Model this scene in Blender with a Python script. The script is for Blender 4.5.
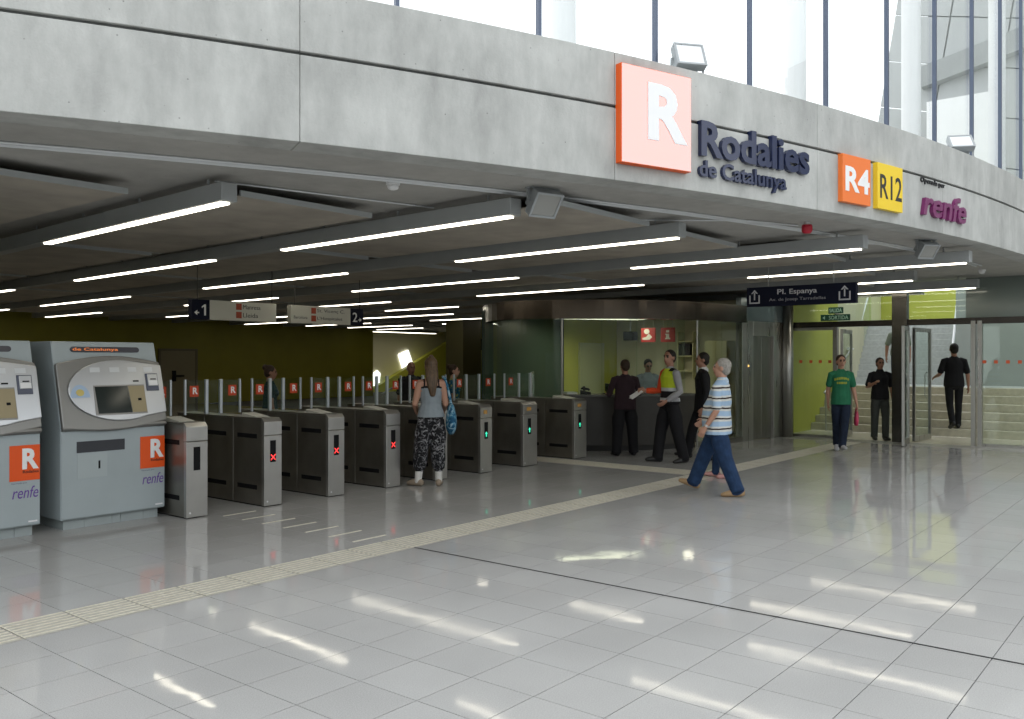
import bpy, bmesh, math, random
import numpy as np
from mathutils import Vector, Matrix

for _o in list(bpy.data.objects):
    bpy.data.objects.remove(_o)
SC = bpy.context.scene
COL = SC.collection

# ------------------------------------------------------------------ camera
F_PX, EYE, CY = 870.0, 1.66, 360.0
TH = math.atan2(703, 870)                       # +X runs along the gate line, +Y into the station
FW = np.array([math.cos(TH), math.sin(TH), 0.0])
RT = np.array([math.sin(TH), -math.cos(TH), 0.0])
cam_d = bpy.data.cameras.new('camera')
cam = bpy.data.objects.new('camera', cam_d); COL.objects.link(cam)
cam.location = (0, 0, EYE)
cam.rotation_euler = (math.pi / 2, 0, TH - math.pi / 2)
cam_d.sensor_width = 36.0
cam_d.lens = F_PX / 1024 * 36.0
cam_d.clip_start = 0.05
cam_d.clip_end = 300
SC.camera = cam

# ------------------------------------------------------------------ sky and exposure
SKY = 1.38
wd = bpy.data.worlds.new('overcast_sky'); SC.world = wd
wd.use_nodes = True
bg = wd.node_tree.nodes['Background']
bg.inputs[0].default_value = (0.93, 0.97, 1.0, 1)
bg.inputs[1].default_value = SKY
SC.view_settings.view_transform = 'Standard'
SC.view_settings.look = 'None'
SC.view_settings.gamma = 1.0
SC.view_settings.use_curve_mapping = False
SC.view_settings.exposure = 0.5
TUBE = 4.8            # brightness of the fluorescent strips

# ------------------------------------------------------------------ pixel helpers (1024 x 719 frame)
def ray(x, y=CY):
    r = FW + (x - 512) / F_PX * RT
    return np.array([r[0], r[1], (CY - y) / F_PX])
def at_z(x, y, z):
    r = ray(x, y); t = (z - EYE) / r[2]
    return r[0] * t, r[1] * t
def at_X(x, X, y=CY):
    r = ray(x, y); t = X / r[0]
    return X, r[1] * t, EYE + r[2] * t
def at_Y(x, Y, y=CY):
    r = ray(x, y); t = Y / r[1]
    return r[0] * t, Y, EYE + r[2] * t
def at_d(x, d, y=CY):
    r = ray(x, y)
    return r[0] * d, r[1] * d, EYE + r[2] * d
def proj(p):
    d = np.array(p, float) - np.array([0, 0, EYE]); z = d @ FW
    return 512 + F_PX * (d @ RT) / z, CY - F_PX * d[2] / z, z
# the round upper storey: everything on its edge is given by arc length s from its southernmost point
CC = np.array([17.49, 34.51]); RR = 32.4
def arc_p(s, r=RR):
    a = -math.pi / 2 + s / RR
    return CC[0] + r * math.cos(a), CC[1] + r * math.sin(a)
def arc_rz(s):
    return s / RR
def arc_hit(x, y, r=RR):
    d = ray(x, y); a = d[0]**2 + d[1]**2; b = -2 * (d[0] * CC[0] + d[1] * CC[1]); c = CC @ CC - r * r
    t = (-b - math.sqrt(b * b - 4 * a * c)) / (2 * a)
    px, py, pz = d[0] * t, d[1] * t, EYE + d[2] * t
    return (math.atan2(py - CC[1], px - CC[0]) + math.pi / 2) * RR, pz

# ------------------------------------------------------------------ materials
MATS = {}
def srgb(r, g, b):
    f = lambda c: (c / 255 / 12.92) if c / 255 <= 0.04045 else ((c / 255 + 0.055) / 1.055) ** 2.4
    return (f(r), f(g), f(b))
def M(name, col, rough=0.5, metal=0.0, spec=0.5, var=0.0, vscale=6.0, stretch=None, bump=0.0, bscale=40.0,
      emit=None, estr=0.0, ior=None, coat=0.0, coat_ior=1.5, coat_rough=0.03, rvar=0.0):
    if name in MATS: return MATS[name]
    m = bpy.data.materials.new(name); m.use_nodes = True
    nt = m.node_tree; b = nt.nodes['Principled BSDF']
    b.inputs['Base Color'].default_value = (*col, 1)
    b.inputs['Roughness'].default_value = rough
    b.inputs['Metallic'].default_value = metal
    b.inputs['Specular IOR Level'].default_value = spec
    if ior: b.inputs['IOR'].default_value = ior
    if coat:
        b.inputs['Coat Weight'].default_value = coat
        b.inputs['Coat IOR'].default_value = coat_ior
        b.inputs['Coat Roughness'].default_value = coat_rough
    if emit:
        b.inputs['Emission Color'].default_value = (*emit, 1)
        b.inputs['Emission Strength'].default_value = estr
    tc = mp = None
    if var or bump or rvar:
        tc = nt.nodes.new('ShaderNodeTexCoord'); mp = nt.nodes.new('ShaderNodeMapping')
        nt.links.new(tc.outputs['Object'], mp.inputs[0])
        if stretch: mp.inputs['Scale'].default_value = stretch
    if var or rvar:
        n = nt.nodes.new('ShaderNodeTexNoise'); n.inputs['Scale'].default_value = vscale; n.inputs['Detail'].default_value = 6
        nt.links.new(mp.outputs[0], n.inputs['Vector'])
    if var:
        r = nt.nodes.new('ShaderNodeValToRGB')
        r.color_ramp.elements[0].position = 0.3; r.color_ramp.elements[1].position = 0.7
        r.color_ramp.elements[0].color = (*[c * (1 - var) for c in col], 1)
        r.color_ramp.elements[1].color = (*[min(1, c * (1 + var)) for c in col], 1)
        nt.links.new(n.outputs[0], r.inputs[0]); nt.links.new(r.outputs[0], b.inputs['Base Color'])
    if rvar:
        mr = nt.nodes.new('ShaderNodeMapRange')
        mr.inputs[1].default_value = 0.3; mr.inputs[2].default_value = 0.7
        mr.inputs[3].default_value = rough * (1 - rvar); mr.inputs[4].default_value = rough * (1 + rvar)
        nt.links.new(n.outputs[0], mr.inputs[0]); nt.links.new(mr.outputs[0], b.inputs['Roughness'])
    if bump:
        n2 = nt.nodes.new('ShaderNodeTexNoise'); n2.inputs['Scale'].default_value = bscale; n2.inputs['Detail'].default_value = 5
        nt.links.new(mp.outputs[0], n2.inputs['Vector'])
        bp = nt.nodes.new('ShaderNodeBump'); bp.inputs['Strength'].default_value = bump; bp.inputs['Distance'].default_value = 0.01
        nt.links.new(n2.outputs[0], bp.inputs['Height']); nt.links.new(bp.outputs[0], b.inputs['Normal'])
    MATS[name] = m
    return m

def glass(name, tint=(0.9, 0.95, 0.93), f0=0.05, k=0.9, rough=0.0):
    """thin architectural glass: clear with mirror reflection that grows at grazing angles"""
    if name in MATS: return MATS[name]
    m = bpy.data.materials.new(name); m.use_nodes = True
    nt = m.node_tree; nt.nodes.clear()
    out = nt.nodes.new('ShaderNodeOutputMaterial'); mix = nt.nodes.new('ShaderNodeMixShader')
    tr = nt.nodes.new('ShaderNodeBsdfTransparent'); tr.inputs[0].default_value = (*tint, 1)
    gl = nt.nodes.new('ShaderNodeBsdfGlossy'); gl.inputs['Roughness'].default_value = rough
    gl.inputs[0].default_value = (0.95, 1, 0.98, 1)
    lw = nt.nodes.new('ShaderNodeLayerWeight'); lw.inputs[0].default_value = 0.5
    pw = nt.nodes.new('ShaderNodeMath'); pw.operation = 'POWER'; pw.inputs[1].default_value = 4.0
    ml = nt.nodes.new('ShaderNodeMath'); ml.operation = 'MULTIPLY_ADD'; ml.inputs[1].default_value = k; ml.inputs[2].default_value = f0
    nt.links.new(lw.outputs['Facing'], pw.inputs[0]); nt.links.new(pw.outputs[0], ml.inputs[0])
    nt.links.new(ml.outputs[0], mix.inputs[0]); nt.links.new(tr.outputs[0], mix.inputs[1]); nt.links.new(gl.outputs[0], mix.inputs[2])
    nt.links.new(mix.outputs[0], out.inputs[0])
    MATS[name] = m
    return m

def concrete(name, col, joint=0.0, dark=0.72, rough=0.8):
    if name in MATS: return MATS[name]
    m = bpy.data.materials.new(name); m.use_nodes = True
    nt = m.node_tree; b = nt.nodes['Principled BSDF']; L = nt.links.new
    b.inputs['Roughness'].default_value = rough; b.inputs['Specular IOR Level'].default_value = 0.3
    g = nt.nodes.new('ShaderNodeNewGeometry')
    def noise(sc, det=5, vec=None, rg=0.5):
        n = nt.nodes.new('ShaderNodeTexNoise'); n.inputs['Scale'].default_value = sc; n.inputs['Detail'].default_value = det
        n.inputs['Roughness'].default_value = rg
        L(vec or g.outputs['Position'], n.inputs['Vector']); return n
    mp = nt.nodes.new('ShaderNodeMapping'); mp.inputs['Scale'].default_value = (1, 1, 0.35); L(g.outputs['Position'], mp.inputs[0])
    n1 = noise(1.1, 8, rg=0.62); n2 = noise(5.0, 8, mp.outputs[0], 0.65); n3 = noise(60, 3)
    r1 = nt.nodes.new('ShaderNodeValToRGB')
    r1.color_ramp.elements[0].position = 0.32; r1.color_ramp.elements[1].position = 0.68
    r1.color_ramp.elements[0].color = (*[c * dark for c in col], 1); r1.color_ramp.elements[1].color = (*[c * 1.12 for c in col], 1)
    add = nt.nodes.new('ShaderNodeMath'); add.operation = 'MULTIPLY_ADD'; add.inputs[1].default_value = 0.5
    L(n2.outputs[0], add.inputs[0])
    hf = nt.nodes.new('ShaderNodeMath'); hf.operation = 'MULTIPLY'; hf.inputs[1].default_value = 0.5; L(n1.outputs[0], hf.inputs[0]); L(hf.outputs[0], add.inputs[2])
    L(add.outputs[0], r1.inputs[0])
    vo = nt.nodes.new('ShaderNodeTexVoronoi'); vo.inputs['Scale'].default_value = 9.0; L(g.outputs['Position'], vo.inputs['Vector'])
    vr = nt.nodes.new('ShaderNodeValToRGB'); vr.color_ramp.elements[0].position = 0.035; vr.color_ramp.elements[1].position = 0.07
    vr.color_ramp.elements[0].color = (0.45, 0.45, 0.45, 1); vr.color_ramp.elements[1].color = (1, 1, 1, 1)
    L(vo.outputs['Distance'], vr.inputs[0])
    mx = nt.nodes.new('ShaderNodeMix'); mx.data_type = 'RGBA'; mx.blend_type = 'MULTIPLY'; mx.inputs[0].default_value = 0.8
    L(r1.outputs[0], mx.inputs[6]); L(vr.outputs[0], mx.inputs[7]); L(mx.outputs[2], b.inputs['Base Color'])
    bp = nt.nodes.new('ShaderNodeBump'); bp.inputs['Strength'].default_value = 0.25; bp.inputs['Distance'].default_value = 0.01
    L(n3.outputs[0], bp.inputs['Height']); L(bp.outputs[0], b.inputs['Normal'])
    MATS[name] = m
    return m

def tile_material():
    m = bpy.data.materials.new('polished_grey_terrazzo'); m.use_nodes = True
    nt = m.node_tree; b = nt.nodes['Principled BSDF']; L = nt.links.new
    g = nt.nodes.new('ShaderNodeNewGeometry')
    sn = nt.nodes.new('ShaderNodeVectorMath'); sn.operation = 'SUBTRACT'; sn.inputs[1].default_value = (TX0, TY0, 0)
    dv = nt.nodes.new('ShaderNodeVectorMath'); dv.operation = 'DIVIDE'; dv.inputs[1].default_value = (TSX, TSY, 1)
    fl = nt.nodes.new('ShaderNodeVectorMath'); fl.operation = 'FLOOR'
    L(g.outputs['Position'], sn.inputs[0]); L(sn.outputs[0], dv.inputs[0]); L(dv.outputs[0], fl.inputs[0])
    wn = nt.nodes.new('ShaderNodeTexWhiteNoise'); wn.noise_dimensions = '2D'; L(fl.outputs[0], wn.inputs['Vector'])
    n1 = nt.nodes.new('ShaderNodeTexNoise'); n1.inputs['Scale'].default_value = 150; n1.inputs['Detail'].default_value = 2; L(g.outputs['Position'], n1.inputs['Vector'])
    n2 = nt.nodes.new('ShaderNodeTexNoise'); n2.inputs['Scale'].default_value = 0.9; n2.inputs['Detail'].default_value = 7; L(g.outputs['Position'], n2.inputs['Vector'])
    mr = nt.nodes.new('ShaderNodeMapRange'); mr.inputs[1].default_value = 0; mr.inputs[2].default_value = 1; mr.inputs[3].default_value = 0.965; mr.inputs[4].default_value = 1.03
    L(wn.outputs[0], mr.inputs[0])
    m1 = nt.nodes.new('ShaderNodeMapRange'); m1.inputs[1].default_value = 0.3; m1.inputs[2].default_value = 0.7; m1.inputs[3].default_value = 0.88; m1.inputs[4].default_value = 1.1
    L(n1.outputs[0], m1.inputs[0])
    m2 = nt.nodes.new('ShaderNodeMapRange'); m2.inputs[1].default_value = 0.3; m2.inputs[2].default_value = 0.7; m2.inputs[3].default_value = 0.92; m2.inputs[4].default_value = 1.06
    L(n2.outputs[0], m2.inputs[0])
    a = nt.nodes.new('ShaderNodeMath'); a.operation = 'MULTIPLY'; L(mr.outputs[0], a.inputs[0]); L(m1.outputs[0], a.inputs[1])
    c = nt.nodes.new('ShaderNodeMath'); c.operation = 'MULTIPLY'; L(a.outputs[0], c.inputs[0]); L(m2.outputs[0], c.inputs[1])
    vs = nt.nodes.new('ShaderNodeVectorMath'); vs.operation = 'SCALE'; vs.inputs[0].default_value = FLOOR_COL
    L(c.outputs[0], vs.inputs['Scale']); L(vs.outputs[0], b.inputs['Base Color'])
    m3 = nt.nodes.new('ShaderNodeMapRange'); m3.inputs[1].default_value = 0.3; m3.inputs[2].default_value = 0.75; m3.inputs[3].default_value = 0.03; m3.inputs[4].default_value = 0.085
    L(n2.outputs[0], m3.inputs[0]); L(m3.outputs[0], b.inputs['Roughness'])
    b.inputs['Specular IOR Level'].default_value = 0.18
    n4 = nt.nodes.new('ShaderNodeTexNoise'); n4.inputs['Scale'].default_value = 2.2; n4.inputs['Detail'].default_value = 2; L(g.outputs['Position'], n4.inputs['Vector'])
    bp = nt.nodes.new('ShaderNodeBump'); bp.inputs['Strength'].default_value = 0.02; bp.inputs['Distance'].default_value = 0.05
    L(n4.outputs[0], bp.inputs['Height']); L(bp.outputs[0], b.inputs['Normal'])
    return m

# ------------------------------------------------------------------ mesh helpers
class MB:
    def __init__(s): s.v = []; s.f = []; s.m = []
    def add(s, vs, fs, mi=0):
        o = len(s.v); s.v += [tuple(map(float, p)) for p in vs]; s.f += [tuple(i + o for i in f) for f in fs]; s.m += [mi] * len(fs); return s
    def box(s, x0, x1, y0, y1, z0, z1, mi=0):
        vs = [(x, y, z) for z in (z0, z1) for y in (y0, y1) for x in (x0, x1)]
        return s.add(vs, [(0, 2, 3, 1), (4, 5, 7, 6), (0, 1, 5, 4), (2, 6, 7, 3), (0, 4, 6, 2), (1, 3, 7, 5)], mi)
    def extr(s, pts, org, u, v, n, t0, t1, mi=0):
        """polygon pts (a,b) in the plane org+a*u+b*v, thickened along n from t0 to t1"""
        org, u, v, n = map(np.array, (org, u, v, n)); k = len(pts)
        A = [org + a * u + b * v + t0 * n for a, b in pts]; B = [org + a * u + b * v + t1 * n for a, b in pts]
        fs = [tuple(range(k))[::-1], tuple(range(k, 2 * k))] + [(i, (i + 1) % k, k + (i + 1) % k, k + i) for i in range(k)]
        return s.add(A + B, fs, mi)
    def tube(s, pts, r, n=10, mi=0, cap=True):
        pts = [np.array(p, float) for p in pts]; rs = r if hasattr(r, '__len__') else [r] * len(pts)
        ring = []; up = None
        for i, p in enumerate(pts):
            d = pts[min(i + 1, len(pts) - 1)] - pts[max(i - 1, 0)]; d = d / (np.linalg.norm(d) + 1e-9)
            if up is None: up = np.array([0, 0, 1.]) if abs(d[2]) < 0.9 else np.array([1., 0, 0])
            a = np.cross(up, d); a /= np.linalg.norm(a); b = np.cross(d, a); up = b
            ring.append([p + rs[i] * (math.cos(2 * math.pi * k / n) * a + math.sin(2 * math.pi * k / n) * b) for k in range(n)])
        vs = [q for rg in ring for q in rg]; fs = []
        for i in range(len(pts) - 1):
            for k in range(n):
                fs.append((i * n + k, i * n + (k + 1) % n, (i + 1) * n + (k + 1) % n, (i + 1) * n + k))
        if cap: fs += [tuple(range(n))[::-1], tuple(range((len(pts) - 1) * n, len(pts) * n))]
        return s.add(vs, fs, mi)
    def lathe(s, prof, c=(0, 0, 0), n=20, mi=0):
        vs = [(c[0] + r * math.cos(2 * math.pi * k / n), c[1] + r * math.sin(2 * math.pi * k / n), c[2] + z) for r, z in prof for k in range(n)]
        fs = [(i * n + k, i * n + (k + 1) % n, (i + 1) * n + (k + 1) % n, (i + 1) * n + k) for i in range(len(prof) - 1) for k in range(n)]
        fs += [tuple(range(n))[::-1], tuple(range((len(prof) - 1) * n, len(prof) * n))]
        return s.add(vs, fs, mi)
    def arcblock(s, s0, s1, r0, r1, z0, z1, mi=0, step=0.35):
        k = max(2, int(abs(s1 - s0) / step) + 1); vs = []
        for i in range(k + 1):
            q = s0 + (s1 - s0) * i / k
            a = arc_p(q, r0); b = arc_p(q, r1)
            vs += [(*a, z0), (*b, z0), (*b, z1), (*a, z1)]
        fs = [(0, 1, 2, 3), (4 * k + 3, 4 * k + 2, 4 * k + 1, 4 * k)]
        for i in range(k):
            for j in range(4):
                fs.append((4 * i + j, 4 * (i + 1) + j, 4 * (i + 1) + (j + 1) % 4, 4 * i + (j + 1) % 4))
        return s.add(vs, fs, mi)
    def xf(s, mat):
        s.v = [tuple(mat @ Vector(p)) for p in s.v]; return s
    def mesh(s, name, mats, smooth=False):
        me = bpy.data.meshes.new(name); me.from_pydata(s.v, [], s.f)
        for m in (mats if isinstance(mats, (list, tuple)) else [mats]): me.materials.append(m)
        me.polygons.foreach_set('material_index', s.m)
        bm = bmesh.new(); bm.from_mesh(me); bmesh.ops.recalc_face_normals(bm, faces=bm.faces); bm.to_mesh(me); bm.free()
        if smooth: me.polygons.foreach_set('use_smooth', [True] * len(me.polygons))
        me.update(); return me
    def build(s, name, mats, parent=None, smooth=False, bevel=0.0, seg=2):
        o = link(name, s.mesh(name, mats, smooth), parent)
        if bevel:
            b = o.modifiers.new('bevel', 'BEVEL'); b.width = bevel; b.segments = seg; b.limit_method = 'ANGLE'; b.angle_limit = math.radians(40)
        return o

def link(name, data, parent=None, loc=None, rz=None):
    o = bpy.data.objects.new(name, data); COL.objects.link(o)
    if parent is not None: o.parent = parent
    if loc is not None: o.location = loc
    if rz is not None: o.rotation_euler = (0, 0, rz)
    return o
def thing(name, label, cat, loc=(0, 0, 0), rz=0.0, group=None):
    o = link(name, None, None, loc, rz); o.empty_display_size = 0.1
    return tag(o, label, cat, group)
def tag(o, label, cat, group=None):
    o['label'] = label; o['category'] = cat
    if group: o['group'] = group
    return o
def struct(o, label=None, cat=None):
    o['kind'] = 'structure'
    if label: o['label'] = label
    if cat: o['category'] = cat
    return o
def sroot(name, label=None, cat=None):
    return struct(link(name, None), label, cat)
def copy_tree(o, parent=None):
    c = o.copy(); COL.objects.link(c); c.parent = parent
    for ch in list(o.children): copy_tree(ch, c)
    return c

# lettering
_TX = {}
def glyphs(body, bold=0.0, shear=0.0, depth=0.0):
    key = (body, bold, shear, depth)
    if key not in _TX:
        cu = bpy.data.curves.new('t', 'FONT'); cu.body = body; cu.size = 1.0; cu.offset = bold; cu.shear = shear
        cu.resolution_u = 3; cu.extrude = depth; cu.fill_mode = 'BOTH'
        ob = bpy.data.objects.new('t', cu); COL.objects.link(ob)
        dg = bpy.context.evaluated_depsgraph_get(); me = bpy.data.meshes.new_from_object(ob.evaluated_get(dg))
        v = np.zeros(len(me.vertices) * 3); me.vertices.foreach_get('co', v); v = v.reshape(-1, 3)
        f = [tuple(p.vertices) for p in me.polygons]
        bpy.data.objects.remove(ob); bpy.data.curves.remove(cu); bpy.data.meshes.remove(me)
        _TX[key] = (v, f)
    return _TX[key]
def text_mb(mb, body, x0, x1, z0, z1, y, bold=0.0, depth=0.002, shear=0.0, mi=0, fit='box'):
    """lettering fitted to the rectangle x0..x1, z0..z1 on the plane y, facing -Y, standing proud by depth"""
    v, f = glyphs(body, bold, shear, 0.01)
    lo, hi = v.min(0), v.max(0)
    sx = (x1 - x0) / (hi[0] - lo[0]); sz = (z1 - z0) / (hi[1] - lo[1])
    if fit == 'keep': sx = sz = min(sx, sz)
    pts = [(x0 + (p[0] - lo[0]) * sx, y - depth * (p[2] - lo[2]) / (hi[2] - lo[2]), z0 + (p[1] - lo[1]) * sz) for p in v]
    return mb.add(pts, f, mi)

def words(body, x0, x1, z0, z1, y, mat, parent, bold=0.0, depth=0.003):
    """one line of print, each word a part of its own"""
    va, _ = glyphs(body, bold, 0.0, 0.01); lo, hi = va.min(0), va.max(0)
    sx = (x1 - x0) / (hi[0] - lo[0]); sz = (z1 - z0) / (hi[1] - lo[1]); k = 0
    for wd_ in body.split(' '):
        k += len(wd_); v, f = glyphs(wd_, bold, 0.0, 0.01)
        off = glyphs(body[:k], bold, 0.0, 0.01)[0][:, 0].max() - v[:, 0].max(); k += 1
        MB().add([(x0 + (p[0] + off - lo[0]) * sx, y - depth * (p[2] + 0.01) / 0.02, z0 + (p[1] - lo[1]) * sz) for p in v], f).build('lettering', mat, parent)
# ================================================================== SETTING
TX0, TSX, TY0, TSY = 2.2, 0.4, 4.67, 0.412
FLOOR_COL = (0.405, 0.40, 0.39)
HC, HR = 3.22, 2.98                     # soffit, underside of the light rails
MT = tile_material()
m_grout = M('dark_grout', (0.10, 0.10, 0.10), 0.8)
m_tact = M('tactile_base_stone', (0.37, 0.35, 0.31), 0.35, var=0.1, vscale=30)
m_rib = M('cream_tactile_rib', (0.62, 0.585, 0.49), 0.4, var=0.12, vscale=25)
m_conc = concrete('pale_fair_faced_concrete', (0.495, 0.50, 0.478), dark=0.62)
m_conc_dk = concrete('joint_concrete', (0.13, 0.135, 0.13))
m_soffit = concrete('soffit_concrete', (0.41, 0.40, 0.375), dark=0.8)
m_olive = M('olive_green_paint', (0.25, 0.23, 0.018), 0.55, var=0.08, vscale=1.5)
m_lime = M('lime_yellow_paint', (0.43, 0.44, 0.07), 0.5, var=0.05, vscale=2)
m_cream = M('cream_paint', (0.58, 0.56, 0.40), 0.55, var=0.04, vscale=2)
m_greywall = M('grey_green_plaster', (0.33, 0.36, 0.34), 0.6, var=0.06, vscale=2)
m_beige = M('beige_stone', (0.56, 0.52, 0.41), 0.35, var=0.1, vscale=10)
m_step = M('grey_granite_step', (0.48, 0.50, 0.49), 0.5, var=0.1, vscale=14)
m_steel = M('brushed_stainless_steel', (0.42, 0.415, 0.39), 0.32, 1.0, var=0.12, vscale=9, stretch=(1, 1, 0.06), rvar=0.25)
m_steel_dk = M('dark_stainless_steel', (0.27, 0.26, 0.235), 0.36, 1.0, var=0.15, vscale=7, stretch=(1, 1, 0.2), rvar=0.2)
m_mirror = M('polished_steel', (0.075, 0.062, 0.05), 0.2, 1.0, bump=0.06, bscale=1.6)
m_alu = M('anodised_aluminium', (0.46, 0.48, 0.50), 0.4, 0.8)
m_rail = M('grey_powder_coat', (0.33, 0.345, 0.345), 0.5, var=0.05, vscale=3)
m_panel = M('fibre_ceiling_board', (0.37, 0.335, 0.285), 0.9, var=0.16, vscale=2.4, bump=0.2, bscale=80)
m_ptrim = M('grey_panel_edge', (0.36, 0.38, 0.38), 0.5)
m_black = M('matt_black', (0.008, 0.008, 0.009), 0.6, spec=0.15)
m_dark = M('dark_void_paint', (0.03, 0.03, 0.028), 0.8)
m_white = M('white_paint', (0.80, 0.80, 0.80), 0.45)
m_tube = M('fluorescent_diffuser', (0.9, 0.9, 0.85), 0.4, emit=(1.0, 0.93, 0.76), estr=TUBE)
m_glass = glass('clear_glass', (0.93, 0.97, 0.95), 0.018, 0.45)
m_glass_sky = glass('clerestory_glass', (0.97, 0.98, 0.98), 0.03, 0.5)
m_glass_grn = glass('green_tinted_glass', (0.93, 0.965, 0.93), 0.022, 0.45)
m_mull = M('blue_grey_mullion', (0.09, 0.11, 0.16), 0.35, 0.4)

# ---- floor ------------------------------------------------------------------
floor = struct(MB().box(-14, 18.55, -16, 36, -0.25, -0.006).build('floor', m_grout), 'polished grey tiled floor of the station hall', 'floor')
MB().box(18.55, 40, 8.0, 36, -0.25, -0.006).build('floor_slab', m_grout, floor)
tile_me = MB().box(0.0025, TSX - 0.0025, 0.0025, TSY - 0.0025, -0.012, 0).mesh('tile', MT)
cells = []
for i in range(-26, 41):
    for j in range(-30, 62):
        x, y = TX0 + i * TSX, TY0 + j * TSY
        if j == 2: continue                       # the tactile strip runs here
        if x + TSX > 18.5: continue
        cs = [(x, y), (x + TSX, y), (x + TSX, y + TSY), (x, y + TSY)]
        area = 0.0
        if all(np.dot([c[0], c[1], 0], FW) > 1 for c in cs):
            q = [proj((*c, 0)) for c in cs]
            if any(0 < p[0] < 1024 and 0 < p[1] < 719 for p in q):
                area = 0.5 * abs(sum(q[k][0] * q[(k + 1) % 4][1] - q[(k + 1) % 4][0] * q[k][1] for k in range(4)))
        cells.append((area, x, y))
cells.sort(reverse=True)
for a, x, y in cells[:300]:
    link('tile', tile_me, floor, (x, y, 0))
mb = MB()
for a, x, y in cells[300:]:
    mb.box(x + 0.0025, x + TSX - 0.0025, y + 0.0025, y + TSY - 0.0025, -0.012, 0)
o = mb.build('tile_field', MT, floor); o['kind'] = 'stuff'
# dark expansion joint
MB().box(5.425, 5.445, -4, 5.5, -0.004, 0.0015).build('expansion_joint', m_black, floor)
# tactile guide strip: one slab per bay with eight cream ribs
mb = MB(); mb.box(0.003, TSX - 0.003, 0.003, TSY - 0.003, -0.012, 0, 0)
for k in range(7):
    y = 0.03 + k * 0.0585
    mb.box(0.012, TSX - 0.012, y, y + 0.017, 0, 0.004, 1)
mb.box(0.003, 0.012, 0.02, TSY - 0.02, 0, 0.003, 1)
me = mb.mesh('tactile_slab', [m_tact, m_rib])
for i in range(-10, 40):
    link('tactile_slab', me, floor, (TX0 + i * TSX, TY0 + 2 * TSY, 0))
# branch towards the gates, ribs across, and branch towards the counter
mb = MB(); mb.box(0, 0.42, 0, 0.34, 0.0, 0.002, 0)
mb.box(0.01, 0.41, 0.15, 0.172, 0.002, 0.006, 1)
me = mb.mesh('tactile_slab', [MT, m_rib])
for k in range(7): link('tactile_slab', me, floor, (5.23, 5.93 + k * 0.345, 0))
mb = MB(); mb.box(0, 0.55, 0, 0.34, 0.0, 0.002, 0)
for k in range(9): mb.box(0.03 + k * 0.057, 0.06 + k * 0.057, 0.005, 0.335, 0.002, 0.006, 1)
me = mb.mesh('tactile_slab', [m_tact, m_rib])
for k in range(9): link('tactile_slab', me, floor, (11.28, 5.93 + k * 0.345, 0))
# pale threshold along the doors
MB().box(17.9, 18.5, -1, 7.15, 0.0, 0.004).build('threshold', M('pale_threshold_stone', (0.36, 0.35, 0.32), 0.25, var=0.08), floor)

# ---- concrete ring beam -------------------------------------------------------
beam = sroot('wall_front', 'curved concrete ring beam above the ticket hall', 'wall')
MB().arcblock(-26, 3.0, RR - 0.42, RR - 0.035, HC + 0.01, 4.30).build('beam_core', m_conc_dk, beam)
J = -14.03
for k in range(-5, 6):
    s0, s1 = J + 2.75 * k, J + 2.75 * (k + 1)
    if s1 > 3.3: continue
    for z0, z1 in ((HC, 3.845), (3.872, 4.33)):
        MB().arcblock(s0 + 0.002, s1 - 0.002, RR - 0.30, RR, z0, z1).build('concrete_panel', m_conc, beam, bevel=0.004, seg=1)

# ---- slab, soffit and ceiling boards -------------------------------------------
pts = [arc_p(s, RR - 0.3) for s in np.linspace(-25, 1.0, 60)]
pts += [(18.55, 2.4), (18.55, 12.0), (38, 12.0), (38, 35), (-6, 35)]
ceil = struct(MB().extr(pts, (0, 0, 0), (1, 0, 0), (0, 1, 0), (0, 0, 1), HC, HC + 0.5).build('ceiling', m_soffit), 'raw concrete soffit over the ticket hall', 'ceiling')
KR = 0.05                                          # the rails run very slightly off the gate axis
RAILS = [  # x at the front end, y of the front end, lit stretches along y, far end
    (4.20, 6.45, [(6.5, 10.4), (13.0, 17.0)], 29.5),
    (6.27, 5.02, [(5.07, 8.8), (10.4, 14.9), (17.8, 21.9), (24.8, 28.8)], 29.5),
    (8.52, 4.50, [(4.55, 8.0), (10.4, 14.7), (17.8, 22.6), (24.9, 28.9)], 29.5),
    (10.76, 3.25, [(3.3, 6.6), (8.8, 13.1), (15.7, 19.7), (24.5, 28.5)], 29.5),
    (13.22, 2.60, [(2.65, 5.9), (7.9, 12.0), (14.8, 18.6), (21.5, 25.5)], 29.5),
    (15.60, 3.90, [(3.95, 6.9), (14.8, 17.6), (20.5, 24.5)], 29.5),
    (17.95, 3.40, [(3.45, 6.6), (17.3, 21.9), (24.5, 28.5)], 29.5),
    (20.90, 12.6, [(17.4, 20.8), (24.0, 28.0)], 29.5),
    (23.20, 12.6, [(18.5, 22.5), (24.2, 28.2)], 29.5),
    (25.50, 12.6, [(20.0, 24.0), (26.0, 29.0)], 29.5),
]
names = ['leftmost hanging light rail, in front of the ticket machines', 'second hanging light rail from the left, over the gates',
         'hanging light rail ending below the square orange sign', 'hanging light rail ending below the red alarm bell',
         'long hanging light rail ending beside the right soffit floodlight', 'short-ended light rail behind the blue hanging sign',
         'rightmost hanging light rail, in front of the glass doors', 'light rail deep in the hall behind the glass office',
         'light rail far back near the stair wall', 'farthest light rail before the cream stair wall']
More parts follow.
